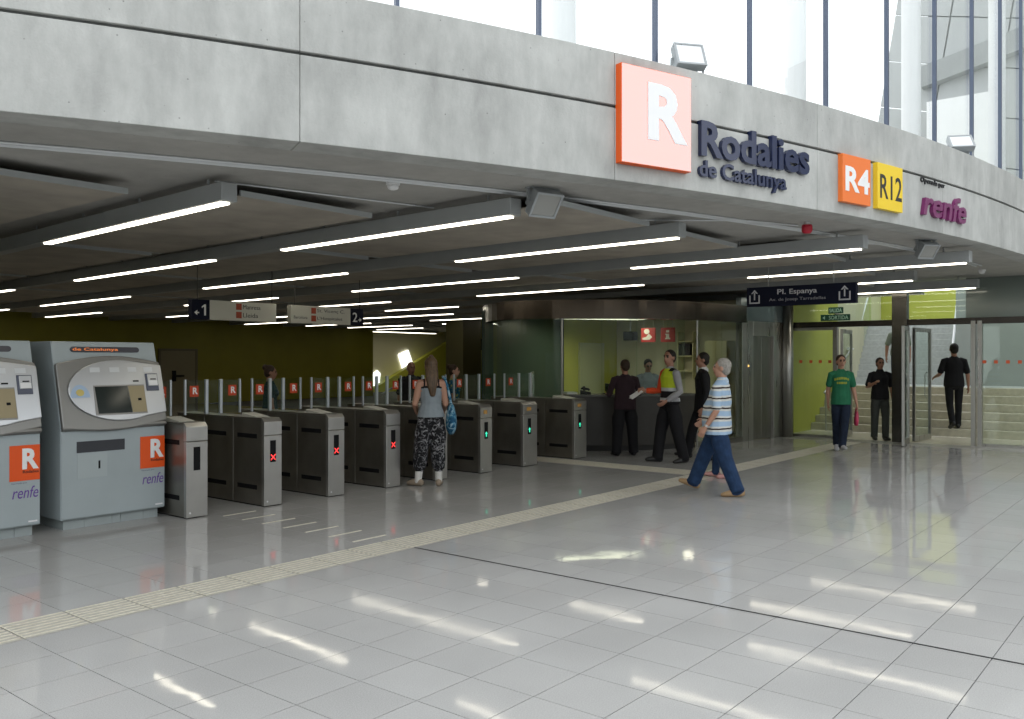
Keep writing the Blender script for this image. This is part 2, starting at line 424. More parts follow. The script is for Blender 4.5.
for (x, y0, lit, y1), lb in zip(RAILS, names):
    t = thing('light_rail', 'grey ' + lb if not lb.startswith('short') else lb, 'ceiling light', (x, y0, HR), -KR, 'hanging light rails')
    L = y1 - y0
    MB().box(-0.075, 0.075, 0, L, 0.012, 0.17).build('housing', m_rail, t, bevel=0.006, seg=1)
    for a, b in lit:
        n = 2
        for q in range(n):
            u0 = a - y0 + (b - a) * q / n + 0.012; u1 = a - y0 + (b - a) * (q + 1) / n - 0.012
            MB().box(-0.038, 0.038, u0, u1, -0.004, 0.0125).build('diffuser', m_tube, t)
    for k in range(int(L / 1.3)):
        yy = 0.35 + k * 1.3
        if yy > L: break
        MB().tube([(0, yy, 0.165), (0, yy, HC - HR - 0.001)], 0.012, 6).build('hanger', m_rail, t)
# boards between the rails
pid = 0
for k in range(len(RAILS) + 0):
    x0 = RAILS[k][0]
    xn = RAILS[k + 1][0] if k + 1 < len(RAILS) else x0 + 2.3
    front = {0: 6.62, 1: 4.72, 2: 4.75, 3: 4.2, 4: 4.5, 5: 5.2}.get(k, 5.5 if k < 7 else 13.0)
    if k == 6: front = 5.0
    y = front
    while y < 28:
        ln = 4.35 if y > front else 4.4
        sk = KR * (y - RAILS[k][1])
        w0, w1 = x0 + 0.2 + sk, xn - 0.35 + sk
        if not (k == 6 and y + ln > 12 and w1 > 18.4 and y < 12):
            pb = MB()
            pb.extr([(w0, y), (w1, y), (w1 + KR * ln, y + ln), (w0 + KR * ln, y + ln)], (0, 0, 0), (1, 0, 0), (0, 1, 0), (0, 0, 1), 3.09, 3.10, 0)
            pb.box(w0, w1, y - 0.02, y, 3.085, 3.135, 1)
            pb.extr([(w0 + KR * ln, y + ln), (w1 + KR * ln, y + ln), (w1 + KR * ln, y + ln + 0.02), (w0 + KR * ln, y + ln + 0.02)], (0, 0, 0), (1, 0, 0), (0, 1, 0), (0, 0, 1), 3.085, 3.135, 1)
            for q in range(3):
                yy = y + 0.6 + q * 1.5
                pb.box(w0 + 0.25, w0 + 0.28, yy, yy + 0.03, 3.10, HC, 1); pb.box(w1 - 0.3, w1 - 0.27, yy, yy + 0.03, 3.10, HC, 1)
            pb.build('ceiling_panel', [m_panel, m_ptrim], ceil)
        y += ln + 0.32
# left of the first rail
for y in (7.3, 11.95, 16.6):
    pb = MB(); pb.box(1.9, 3.75, y, y + 4.3, 3.09, 3.10, 0); pb.box(1.9, 3.75, y - 0.02, y, 3.085, 3.135, 1)
    pb.box(2.2, 2.23, y + 1, y + 1.03, 3.1, HC, 1); pb.box(3.4, 3.43, y + 1, y + 1.03, 3.1, HC, 1)
    pb.build('ceiling_panel', [m_panel, m_ptrim], ceil)
# conduits along the soffit
m_cond = M('galvanised_conduit', (0.62, 0.64, 0.65), 0.4, 0.3)
for r, rad, s1 in ((RR - 0.93, 0.017, -1.5), (RR - 0.85, 0.012, -1.5)):
    MB().tube([(*arc_p(s, r), HC - 0.012) for s in np.linspace(-22, s1, 70)], rad, 6).build('conduit', m_cond, ceil)
MB().tube([(8.0, 5.4, HC - 0.012), (9.2, 4.05, HC - 0.012), (9.9, 3.75, HC - 0.012)], 0.009, 6).build('conduit', m_cond, ceil)
MB().tube([(11.2, 4.2, HC - 0.012), (12.4, 3.35, HC - 0.012), (15.0, 3.1, HC - 0.012)], 0.009, 6).build('conduit', m_cond, ceil)
MB().tube([(4.25, 6.75, HC - 0.012), (6.4, 6.2, HC - 0.012)], 0.009, 6).build('conduit', m_cond, ceil)

# ---- glazed storey above the beam ---------------------------------------------
m0 = arc_hit(748, 60, RR - 0.35)[0]
GR = RR - 0.35
n = 0
for k in range(-6, 10):
    s0 = m0 + 1.325 * k; s1 = s0 + 1.325
    n += 1
    w = sroot('window_%d' % n, None, 'window')
    MB().arcblock(s0 + 0.03, s1 - 0.03, GR - 0.01, GR, 4.30, 9.2, step=2).build('pane', m_glass_sky, w)
    p = arc_p(s0, GR + 0.02); a = arc_rz(s0)
    mm = MB().box(-0.016, 0.016, -0.025, 0.025, 0, 4.9).xf(Matrix.Translation((*p, 4.30)) @ Matrix.Rotation(a, 4, 'Z'))
    mm.build('mullion', m_mull, w)
for px, dd, lb in ((563, 10.0, 'white round column behind the glass left of the orange sign'), (795, 12.2, 'white round column behind the upper glass above the letters'),
               (911, 14.6, 'white round column behind the upper glass above the small purple word'), (997, 17.0, 'white round column nearest the right edge behind the upper glass')):
    p = at_d(px, dd)[:2]
    c = MB().lathe([(0.15, 0), (0.15, 5.6)], (0, 0, 0), 24).build('round_column', m_white, None, smooth=False)
    c.location = (*p, HC + 0.5); tag(c, lb, 'column', 'white columns of the upper storey')
# far building seen through the glass: leaning gridded wall with a deep beam
bld = thing('background_building', 'pale grey gridded building behind the upper glazing', 'building', (36, 0, 0))
m_bp = M('pale_grey_cladding', (0.40, 0.41, 0.41), 0.6, var=0.06, vscale=0.6)
for r in range(9):
    for c in range(9):
        y0 = 10.9 - 2.0 * (c + 1) - 0.28 * r; z0 = 6 + 1.75 * r - 0.55 * (c + 1) + 2.2
        if r > 6 and c == 0: continue
        MB().extr([(y0 + 0.03, z0), (y0 + 1.97, z0 + 0.55), (y0 + 1.97 - 0.28, z0 + 0.55 + 1.7), (y0 + 0.03 - 0.28, z0 + 1.7)], (0, 0, 0), (0, 1, 0), (0, 0, 1), (1, 0, 0), 0, 0.12).build('cladding_panel', m_bp, bld)
MB().box(0.14, 0.4, -14, 8.6, 0, 22).build('wall', M('grey_backing_wall', (0.26, 0.27, 0.27), 0.7), bld)
bm_ = MB().extr([(8.7, 12.0), (-12, 16.5), (-12, 17.3), (8.7, 12.8)], (0, 0, 0), (0, 1, 0), (0, 0, 1), (1, 0, 0), -0.5, -0.05)
bm_.build('beam', M('mid_grey_beam', (0.27, 0.28, 0.28), 0.6), bld)
MB().box(-0.9, -0.02, 6.3, 8.4, 0, 11.3).build('stair_core', m_white, bld)

# ---- back and side walls of the ticket hall ------------------------------------
YB = 30.0
wb = struct(MB().box(-6, 27.0, YB, YB + 0.3, 0, HC).build('wall_back', m_olive), 'olive green back wall behind the gates', 'wall')
wl = struct(MB().box(-2.3, -2.0, 8.0, YB, 0, HC).build('wall_left', m_olive), 'olive green side wall', 'wall')
ws = struct(MB().box(33.3, 38, YB, YB + 0.3, 0, HC).build('wall_back_right', m_olive), 'olive green wall right of the stairs', 'wall')
# recess with the stairs to the platforms: cream wall cut by a sloping green one
wa = struct(MB().box(24, 39, 34.0, 34.3, 0, HC).build('wall_alcove', M('lit_cream_paint', (0.78, 0.75, 0.55), 0.55)), 'cream wall behind the platform stairs', 'wall')  # the cream paint lightened, standing in for stronger light in the recess
p0 = at_Y(372, 33.2, 401); p1 = at_Y(462, 33.2, 334); p2 = at_Y(470, 33.2, 401)
MB().extr([(p0[0] - 3, 0), (p0[0], max(0.12, p0[2])), (p1[0], p1[2]), (p1[0] + 1.6, p1[2]), (p1[0] + 1.6, 0)], (0, 33.2, 0), (1, 0, 0), (0, 0, 1), (0, 1, 0), 0, 0.3).build('stair_wall', M('lit_lime_paint', (0.62, 0.62, 0.08), 0.5), wa)  # lime raised in tone so the slope looks better lit; light put into the colour
wn = sroot('window_40', 'bright skewed window in the cream stair wall', 'window')
m_sky_win = M('daylit_window_pane', (0.9, 0.9, 0.9), 0.4, emit=(1, 1, 1), estr=1.6)
def pane_px(pts, Y, parent, name='pane', mat=None):
    q = [at_Y(x, Y, y) for x, y in pts]
    return MB().extr([(p[0], p[2]) for p in q], (0, Y, 0), (1, 0, 0), (0, 0, 1), (0, -1, 0), -0.03, 0.03).build(name, mat or m_sky_win, parent)
pane_px([(398.5, 355), (408, 350.5), (412.5, 364), (403, 370)], 33.95, wn)
pane_px([(373.5, 374), (377, 371), (380, 374), (379, 385), (374, 387)], 33.95, wn)
hr = thing('handrail', 'pale handrail of the platform stairs beyond the gates', 'handrail', (0, 0, 0))
def hp(x, y, Y=31.5): return at_Y(x, Y, y)
MB().tube([hp(376, 402), hp(378, 397), hp(391, 389), hp(401, 386)], 0.05, 8).build('rail', m_alu, hr)
MB().tube([hp(393, 404), hp(400, 397), hp(410, 390)], 0.05, 8).build('rail', m_alu, hr)
for x, y in ((378, 397), (400, 397)):
    q = hp(x, y); MB().tube([(q[0], q[1], 0), q], 0.04, 8).build('baluster', m_alu, hr)
# dark pier and wall right of the stairs, nearer
xa = at_Y(463, 20)[0]; xb = at_Y(481, 20)[0]; xc = at_Y(487, 20)[0]
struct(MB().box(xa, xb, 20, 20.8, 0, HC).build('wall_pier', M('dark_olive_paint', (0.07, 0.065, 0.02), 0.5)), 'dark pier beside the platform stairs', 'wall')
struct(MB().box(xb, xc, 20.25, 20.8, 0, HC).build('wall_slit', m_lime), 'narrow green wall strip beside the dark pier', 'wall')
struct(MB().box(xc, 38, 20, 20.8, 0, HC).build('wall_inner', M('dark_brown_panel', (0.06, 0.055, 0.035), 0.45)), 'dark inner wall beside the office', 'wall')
q = at_Y(484, 20.2, 345); MB().box(q[0] - 0.12, q[0] + 0.12, 20.1, 20.24, q[2] - 0.2, q[2] + 0.2).build('wall_speaker', m_black).parent = bpy.data.objects['wall_slit']
# grey service door in the back wall
d = sroot('door_1', 'grey service door in the olive back wall', 'door')
a = at_Y(160, YB, 353)[0]; b = at_Y(195, YB, 353)[0]
MB().box(a, b, YB - 0.04, YB, 0, 1.98).build('leaf', M('grey_beige_door', (0.26, 0.23, 0.14), 0.5), d)
MB().box(a - 0.08, a, YB - 0.06, YB, 0, 2.06).box(b, b + 0.08, YB - 0.06, YB, 0, 2.06).box(a, b, YB - 0.06, YB, 1.98, 2.06).build('frame', M('door_frame_grey', (0.16, 0.14, 0.08), 0.5), d)
MB().box(a + 0.45, a + 0.58, YB - 0.10, YB - 0.04, 0.85, 1.25).box(a + 0.45, a + 0.9, YB - 0.12, YB - 0.09, 1.02, 1.08).build('handle', m_black, d)
struct(MB().box(18.6, 38, 12.0, 12.2, 0, HC).build('wall_divider', m_olive), 'wall between the office and the rear hall', 'wall')

# ---- glazed information office ----------------------------------------------------
OC = [(13.45, 11.5), (12.68, 10.5), (12.72, 9.5), (13.1, 8.85), (13.6, 8.27), (14.25, 7.87), (15.0, 7.62), (15.8, 7.49), (16.6, 7.43)]
def smooth(pts, m=5):
    P = [np.array(p) for p in pts]; out = []
    for i in range(len(P) - 1):
        a, b, c, d_ = P[max(i - 1, 0)], P[i], P[i + 1], P[min(i + 2, len(P) - 1)]
        for k in range(m):
            t = k / m
            out.append(0.5 * ((2 * b) + (-a + c) * t + (2 * a - 5 * b + 4 * c - d_) * t * t + (-a + 3 * b - 3 * c + d_) * t ** 3))
    return out + [P[-1]]
OS = smooth(OC)
def offs(P, d):
    out = []
    for i in range(len(P)):
        t = P[min(i + 1, len(P) - 1)] - P[max(i - 1, 0)]; t = t / np.linalg.norm(t)
        out.append(P[i] + d * np.array([-t[1], t[0]]))      # + = towards the inside of the office
    return out
def ribbon(P, d0, d1, z0, z1):
    A, B = offs(P, d0), offs(P, d1)
    m = MB(); vs = []
    for a, b in zip(A, B): vs += [(*a, z0), (*b, z0), (*b, z1), (*a, z1)]
    k = len(P) - 1
    fs = [(0, 1, 2, 3), (4 * k + 3, 4 * k + 2, 4 * k + 1, 4 * k)]
    for i in range(k):
        for j in range(4): fs.append((4 * i + j, 4 * (i + 1) + j, 4 * (i + 1) + (j + 1) % 4, 4 * i + (j + 1) % 4))
    return m.add(vs, fs)
office = sroot('wall_office', 'curved glass and steel front of the information office', 'wall')
ribbon(OS, -0.10, 0.12, 2.40, 2.74).build('steel_band', m_mirror, office, smooth=False)
NP = len(OS)
cuts = [0, 6, 12, 17, 22, 27, 30, 35, NP - 1]
for a, b in zip(cuts[:-1], cuts[1:]):
    z0 = 1.04 if 12 <= a < 30 else 0.06
    ribbon(OS[a:b + 1], 0.30 if 12 <= a < 30 else 0.0, 0.312 if 12 <= a < 30 else 0.012, z0, 2.45).build('pane', m_glass_grn, office)
    p = OS[b]
    if b in (12, 30): MB().tube([(*p, 0), (*p, 2.45)], 0.02, 8).build('glazing_post', m_steel, office)
ribbon(OS[:13], -0.01, 0.03, 0, 0.10).build('kick_plate', m_steel_dk, office)
ribbon(OS[30:], -0.01, 0.03, 0, 0.10).build('kick_plate', m_steel_dk, office)
roofp = [tuple(p) for p in offs(OS, 0.1)] + [(18.4, 7.45), (18.4, 11.5)]
MB().extr(roofp, (0, 0, 0), (1, 0, 0), (0, 1, 0), (0, 0, 1), 2.64, 2.745).build('office_roof', M('office_ceiling_grey', (0.30, 0.31, 0.29), 0.6), office)
struct(MB().box(13.9, 18.6, 11.5, 11.7, 0, 2.74).build('wall_office_back', m_lime), 'lime green back wall of the office', 'wall')
struct(MB().box(18.35, 18.55, 7.45, 11.5, 0, HC).build('wall_office_right', m_cream), 'cream side wall of the office', 'wall')
d = sroot('door_2', 'pale green door inside the office', 'door')
a = at_Y(580, 11.45)[0]; b = at_Y(604, 11.45)[0]
MB().box(a, b, 11.44, 11.5, 0, 2.05).build('leaf', M('pale_green_door', (0.42, 0.44, 0.25), 0.5), d, bevel=0.005)
q = at_Y(584, 11.42, 392); MB().box(q[0] - 0.02, q[0] + 0.02, 11.40, 11.44, q[2] - 0.12, q[2] + 0.12).box(q[0] - 0.02, q[0] + 0.14, 11.37, 11.40, q[2] + 0.03, q[2] + 0.06).build('handle', m_black, d)
struct(MB().box(13.26, at_Y(563, 11.45)[0], 11.42, 11.5, 0, 2.64).build('wall_office_panel', M('dark_teal_panel', (0.05, 0.075, 0.06), 0.3)), 'dark panelled part of the office back wall', 'wall')

# ---- steel lift front -------------------------------------------------------------
lift = sroot('door_3', 'stainless steel lift front beside the doors', 'lift')
P0, P1 = np.array([16.6, 7.43]), np.array([18.42, 7.18])
tdir = (P1 - P0) / np.linalg.norm(P1 - P0); LL = np.linalg.norm(P1 - P0); nin = np.array([-tdir[1], tdir[0]])
def lift_box(u0, u1, d0, d1, z0, z1, name, mat, parent=lift, bev=0.004):
    m = MB().extr([(u0, d0), (u1, d0), (u1, d1), (u0, d1)], (*P0, 0), (*tdir, 0), (*nin, 0), (0, 0, 1), z0, z1)
    return m.build(name, mat, parent, bevel=bev, seg=1)
lift_box(0.0, 0.42, 0, 0.15, 0, 2.45, 'steel_panel', m_steel)
lift_box(1.22, LL, 0, 0.15, 0, 2.45, 'steel_panel', m_steel)
lift_box(0.42, 1.22, 0, 0.15, 2.15, 2.45, 'lintel', m_steel)
lift_box(0.42, 0.818, 0.06, 0.10, 0.01, 2.15, 'door_leaf', m_steel_dk)
lift_box(0.822, 1.22, 0.06, 0.10, 0.01, 2.15, 'door_leaf', m_steel_dk)
lift_box(0, LL, 0.02, 0.15, 2.45, 2.92, 'upper_panel', M('blue_grey_glass_panel', (0.16, 0.20, 0.21), 0.15, 0.3))
lift_box(0.16, 0.26, -0.012, 0.0, 1.48, 1.58, 'call_plate', m_steel, lift)
lift_box(0.19, 0.23, -0.018, -0.012, 1.51, 1.55, 'call_button', M('amber_button', (0.8, 0.5, 0.1), 0.4, emit=(1, 0.6, 0.15), estr=1.0), lift, 0)
MB().tube([(18.25, 7.13, 0), (18.25, 7.13, 3.0)], 0.11, 20).build('round_post', m_steel, lift, smooth=True)

# ---- glass entrance --------------------------------------------------------------
XE = 18.5
ent = sroot('wall_right', 'glazed entrance screen with steel posts', 'wall')
def ey(px): return at_X(px, XE)[1]
def ebox(pa, pb, z0, z1, name, mat, x0=-0.05, x1=0.05, parent=ent, bev=0.004):
    a, b = sorted((ey(pa), ey(pb)))
    return MB().box(XE + x0, XE + x1, a, b, z0, z1).build(name, mat, parent, bevel=bev, seg=1)
m_dkbar = M('dark_bronze_bar', (0.05, 0.045, 0.04), 0.2, 0.8)
ebox(786, 1100, 2.34, 2.46, 'transom_bar', m_dkbar)
ebox(786, 835, 2.28, 2.34, 'door_head', m_steel, -0.04, 0.04)
ebox(833.5, 838, 0, 2.34, 'post', m_steel)
ebox(893, 908, 0, HC, 'centre_post', M('dark_polished_post', (0.10, 0.095, 0.085), 0.18, 0.9), -0.09, 0.09)
ebox(971.5, 976, 0, 2.40, 'post', m_steel, -0.07, 0.07)
ebox(978, 982.5, 0, 2.40, 'post', m_steel, -0.07, 0.07)
ebox(786, 834, 0.0, 0.06, 'kick_rail', m_steel)
ebox(982, 1100, 0.0, 0.06, 'kick_rail', m_steel)
ebox(788, 834, 0.06, 2.28, 'pane', m_glass, -0.006, 0.006, bev=0)
ebox(982, 1060, 0.06, 2.34, 'pane', m_glass_grn, -0.006, 0.006, bev=0)
ebox(786, 893, 2.46, HC, 'pane', m_glass, -0.006, 0.006, bev=0)
ebox(908, 966, 2.46, HC, 'pane', m_glass, -0.006, 0.006, bev=0)
ebox(966, 1100, 2.46, HC, 'upper_panel', M('grey_green_enamelled_glass', (0.16, 0.19, 0.17), 0.12), -0.02, 0.02, bev=0)
m_dot = M('red_orange_dot', (0.65, 0.10, 0.03), 0.5)
for px in (791.5, 801, 811, 820.5, 830, 984.5, 996, 1008, 1020, 1033):
    y = ey(px); MB().box(XE - 0.012, XE - 0.0065, y - 0.032, y + 0.032, 1.585, 1.645).build('safety_dot', m_dot, ent)
# hinged leaves standing open at the centre post
def leaf(name, lb, hx, hy, ang, w):
    t = sroot(name, lb, 'door'); t.location = (hx, hy, 0); t.rotation_euler = (0, 0, ang)
    m_f = m_steel
    MB().box(0, 0.05, -0.025, 0.025, 0.02, 2.3).build('stile', m_f, t); MB().box(w - 0.05, w, -0.025, 0.025, 0.02, 2.3).build('stile', m_f, t)
    MB().box(0.05, w - 0.05, -0.025, 0.025, 0.02, 0.12).build('bottom_rail', m_f, t); MB().box(0.05, w - 0.05, -0.025, 0.025, 2.22, 2.3).build('top_rail', m_f, t)
    MB().box(0.05, w - 0.05, -0.005, 0.005, 0.12, 2.22).build('pane', m_glass, t)
    MB().tube([(w - 0.09, 0.028, 0.85), (w - 0.09, 0.075, 0.9), (w - 0.09, 0.075, 1.35), (w - 0.09, 0.028, 1.4)], 0.012, 8).build('pull_handle', m_f, t)
    return t
leaf('door_4', 'glass door leaf standing open left of the centre post', XE - 0.05, ey(909) + 0.0, math.radians(180 + 9), 0.95)
leaf('door_5', 'glass door leaf standing open right of the centre post', XE + 0.12, ey(912), math.radians(-5), 0.95)
leaf('door_6', 'glass door leaf folded back beside the left post', XE + 0.1, ey(840), math.radians(6), 0.95)

# ---- stairs up to the street ---------------------------------------------------------
YL = 7.42
vest = struct(MB().box(18.5, 20.4, -4, YL, -0.25, 0.0).build('floor_vestibule', m_beige), 'beige stone floor behind the doors', 'floor')
st = sroot('stairs_lower', 'beige lower flight of stairs behind the doors', 'stairs')
for k in range(6):
    MB().box(20.4 + 0.3 * k, 22.3, -4, YL, 0.17 * k, 0.17 * (k + 1)).build('step', m_beige, st, bevel=0.008, seg=1)
MB().box(22.2, 24.6, -4, YL + 0.6, 0, 1.02).build('landing', m_step, st)
su = sroot('stairs_upper', 'pale grey upper flight of stairs in daylight', 'stairs')
ANG = math.atan2(0.45, 2.8); su.location = (23.7, 7.46, 1.02); su.rotation_euler = (0, 0, ANG)
for k in range(10):
    MB().box(0.3 * k, 3.3, -2.42, 0.1, 0.17 * k, 0.17 * (k + 1)).build('step', m_step, su, bevel=0.006, seg=1)
for nm, yy, lb in (('left', 0.0, ''), ('right', -2.36, '')):
    b = MB().extr([(0, 0.0), (3.3, 1.8), (3.3, 2.75), (0, 0.9)], (0, yy, 0), (1, 0, 0), (0, 0, 1), (0, 1, 0), 0, 0.03).build('glass_balustrade', m_glass, su)
    MB().tube([(-0.9, yy + 0.015, 0.92), (-0.1, yy + 0.015, 0.92), (3.3, yy + 0.015, 2.88)], 0.035, 10).build('handrail', M('white_handrail', (0.85, 0.87, 0.9), 0.3), su)
struct(MB().box(18.5, 22.3, YL, YL + 0.2, 0, 3.9).build('wall_stair_left', m_lime), 'lime green wall left of the stairs', 'wall')
MB().extr([(22.3, YL), (23.7, YL), (30.5, YL + 1.25), (30.5, YL + 1.45), (23.7, YL + 0.2), (22.3, YL + 0.2)], (0, 0, 0), (1, 0, 0), (0, 1, 0), (0, 0, 1), 0, 4.6).build('upper_wall', m_cream, bpy.data.objects['wall_stair_left'])
struct(MB().box(30.0, 30.2, -6, 12, 2.2, 6.2).build('wall_street', m_lime), 'lime yellow wall at the top of the stairs', 'wall')
MB().box(26.9, 30.0, -4, 12, 2.2, 2.72).build('street_landing', m_step, su).parent = None
o = bpy.data.objects['street_landing']; struct(o, 'street level paving at the top of the stairs', 'floor')
wr = struct(MB().extr([(23.7, -4), (23.7, 5.0), (27.2, 5.5), (27.2, 5.3), (23.9, 4.8), (23.9, -4)], (0, 0, 0), (1, 0, 0), (0, 1, 0), (0, 0, 1), 1.02, 4.6).build('wall_stair_right', m_greywall), 'grey green wall right of the stairs', 'wall')
struct(MB().box(18.5, 30, -4.2, -4, 0, 6).build('wall_vestibule', m_greywall), 'side wall of the vestibule', 'wall')
struct(MB().box(18.55, 20.6, -4.2, YL + 0.2, HC, HC + 0.4).build('ceiling_vestibule', m_soffit), 'concrete ceiling behind the doors', 'ceiling')
# thin handrail on the left wall of the lower flight
h2 = thing('handrail', 'slim steel handrail seen through the left glass panel', 'handrail')
MB().tube([(20.25, 7.05, 0.88), (20.4, 7.05, 0.95), (22.2, 7.05, 1.95)], 0.022, 8).build('rail', m_steel, h2)
MB().tube([(20.35, 7.05, 0.0), (20.35, 7.05, 0.93)], 0.018, 8).build('baluster', m_steel, h2)
MB().tube([(22.1, 7.05, 1.0), (22.1, 7.05, 1.9)], 0.018, 8).build('baluster', m_steel, h2)
# tall side wall of the hall, out of the frame on the right
struct(MB().box(18.55, 18.9, -13, 2.2, HC + 0.4, 9.5).build('wall_hall_side', m_conc), 'tall concrete side wall of the hall', 'wall')

# the rest of the hall around the camera
struct(MB().box(-10.3, -10, -13, 8.0, 0, 4.6).build('wall_hall_left', m_conc), 'concrete wall of the hall, out of the frame', 'wall')
struct(MB().box(-10.3, 18.9, -13.3, -13, 0, 4.6).build('wall_hall_back', m_conc), 'concrete wall behind the camera', 'wall')
struct(MB().box(18.55, 18.9, -13, -4.2, 0, HC + 0.4).build('wall_hall_corner', m_conc), 'lower part of the side wall, out of the frame', 'wall')
struct(MB().box(38, 38.3, 12, 34, 0, HC).build('wall_far_right', m_olive), 'far side wall of the rear hall', 'wall')
t = thing('light_rail', 'short light strip over the platform stairs by the cream wall', 'ceiling light', (30.2, 31.6, HR + 0.02), 0, 'hanging light rails')
MB().box(-2.6, 2.6, -0.13, 0.13, 0.012, 0.17).build('housing', m_rail, t); MB().box(-2.5, 2.5, -0.11, 0.11, -0.004, 0.0125).build('diffuser', m_tube, t)
for u in (-2.0, 2.0): MB().tube([(u, 0, 0.165), (u, 0, HC - HR - 0.021)], 0.012, 6).build('hanger', m_rail, t)
# ================================================================== OBJECTS
m_orange = M('orange_sign_film', srgb(232, 86, 20), 0.4)
m_orange_gl = M('glossy_orange_enamel', srgb(236, 96, 40), 0.5, coat=1.0, coat_ior=3.8, coat_rough=0.02)
m_orange_edge = M('orange_sign_edge', srgb(225, 90, 20), 0.5)
m_yellow = M('yellow_sign_film', srgb(240, 205, 45), 0.4)
m_signw = M('white_lettering', (0.85, 0.85, 0.85), 0.45)
m_signblk = M('black_lettering', (0.015, 0.015, 0.018), 0.4)
m_navy = M('glossy_navy_letters', (0.018, 0.026, 0.07), 0.15)
m_purple = M('purple_letters', (0.17, 0.02, 0.11), 0.35)
m_purple2 = M('violet_print', (0.13, 0.05, 0.30), 0.5)
m_signnavy = M('dark_navy_sign_face', (0.006, 0.008, 0.022), 0.6, spec=0.15)

# ---- signs on the ring beam ---------------------------------------------------
def on_arc(name, label, cat, px0, px1, py0, py1, pym=None):
    """empty at the middle of a sign given by its picture box, on the beam face"""
    s0 = arc_hit(px0, py0)[0]; s1 = arc_hit(px1, py1)[0]
    sm = (s0 + s1) / 2; p = arc_p(sm, RR)
    return thing(name, label, cat, (*p, 0), arc_rz(sm)), (s1 - s0)
t, w = on_arc('square_sign', 'large square glossy orange sign with a white letter R on concrete beam', 'sign', 616, 689, 120, 120)
z0, z1 = 3.365, 4.225; w *= 0.955; t.location.x -= 0.02; t.location.y += 0.007
MB().box(-w / 2, w / 2, -0.07, 0.012, z0, z1).build('backing', m_orange_edge, t, bevel=0.004)
MB().box(-w / 2 + 0.006, w / 2 - 0.006, -0.073, -0.07, z0 + 0.006, z1 - 0.006).build('face', m_orange_gl, t)
mb = MB(); text_mb(mb, 'R', -0.11, w / 2 - 0.05, z0 + 0.235, z1 - 0.12, -0.073, bold=0.035, depth=0.004); mb.build('letter', m_signw, t)

def letters_arc(name, label, body, px0, px1, py, z0, z1, mat, bold=0.02, depth=0.045, shear=0.0, gap=0.0):
    """free-standing letters along the beam, each a part of its own"""
    s0 = arc_hit(px0, py)[0]; s1 = arc_hit(px1, py)[0]; sm = (s0 + s1) / 2
    p = arc_p(sm, RR); t = thing(name, label, 'lettering', (*p, 0), arc_rz(sm))
    inv = (Matrix.Translation((*p, 0)) @ Matrix.Rotation(arc_rz(sm), 4, 'Z')).inverted()
    va, _ = glyphs(body, bold, shear, 0.01); lo, hi = va.min(0), va.max(0)
    sx = (s1 - s0) / (hi[0] - lo[0]); sz = (z1 - z0) / (hi[1] - lo[1])
    for k, ch in enumerate(body):
        if ch == ' ': continue
        v, f = glyphs(ch, bold, shear, 0.01)
        off = glyphs(body[:k + 1], bold, shear, 0.01)[0][:, 0].max() - v[:, 0].max()
        c = (v[:, 0].min() + v[:, 0].max()) / 2
        sc = s0 + (c + off - lo[0]) * sx
        q = arc_p(sc, RR)
        mat4 = inv @ Matrix.Translation((*q, 0)) @ Matrix.Rotation(arc_rz(sc), 4, 'Z')
        vv = [((p_[0] - c) * sx, 0.012 - (depth + 0.012) * (p_[2] - v[:, 2].min()) / 0.02, z0 + (p_[1] - lo[1]) * sz) for p_ in v]
        m = MB().add(vv, f); m.xf(mat4); m.build('letter', mat, t)
    return t
letters_arc('wall_lettering', 'large raised navy letters reading Rodalies on the concrete beam', 'Rodalies', 698, 806, 140, 3.545, 3.875, m_navy, bold=0.028)
letters_arc('wall_lettering', 'small raised navy letters reading de Catalunya under the large word', 'de Catalunya', 697, 784, 175, 3.31, 3.515, m_navy, bold=0.02, depth=0.035)
letters_arc('wall_lettering', 'tiny dark letters reading Operada per above the purple word', 'Operada per', 920, 944, 183, 3.765, 3.845, m_signblk, bold=0.01, depth=0.015)
letters_arc('wall_lettering', 'raised purple italic letters reading renfe on the concrete beam', 'renfe', 920, 963, 210, 3.385, 3.70, m_purple, bold=0.02, shear=0.2, depth=0.045)
for px0, px1, body, mat, tm, lb in ((838, 866, 'R4', M('soft_orange_sign_film', srgb(238, 122, 52), 0.4), m_signw, 'small orange line sign reading R4 on concrete beam'),
                                    (873, 898, 'R12', m_yellow, m_signblk, 'small yellow line sign reading R12 on concrete beam')):
    t, w = on_arc('line_sign', lb, 'sign', px0, px1, 185, 185)
    z0, z1 = 3.345, 3.855
    MB().box(-w / 2, w / 2, -0.055, 0.012, z0, z1).build('panel', mat, t, bevel=0.003)
    mb = MB(); text_mb(mb, body, -w / 2 + 0.05, w / 2 - 0.025, z0 + 0.12, z1 - 0.12, -0.055, bold=0.03 if body == 'R4' else 0.008, depth=0.003); mb.build('lettering', tm, t)

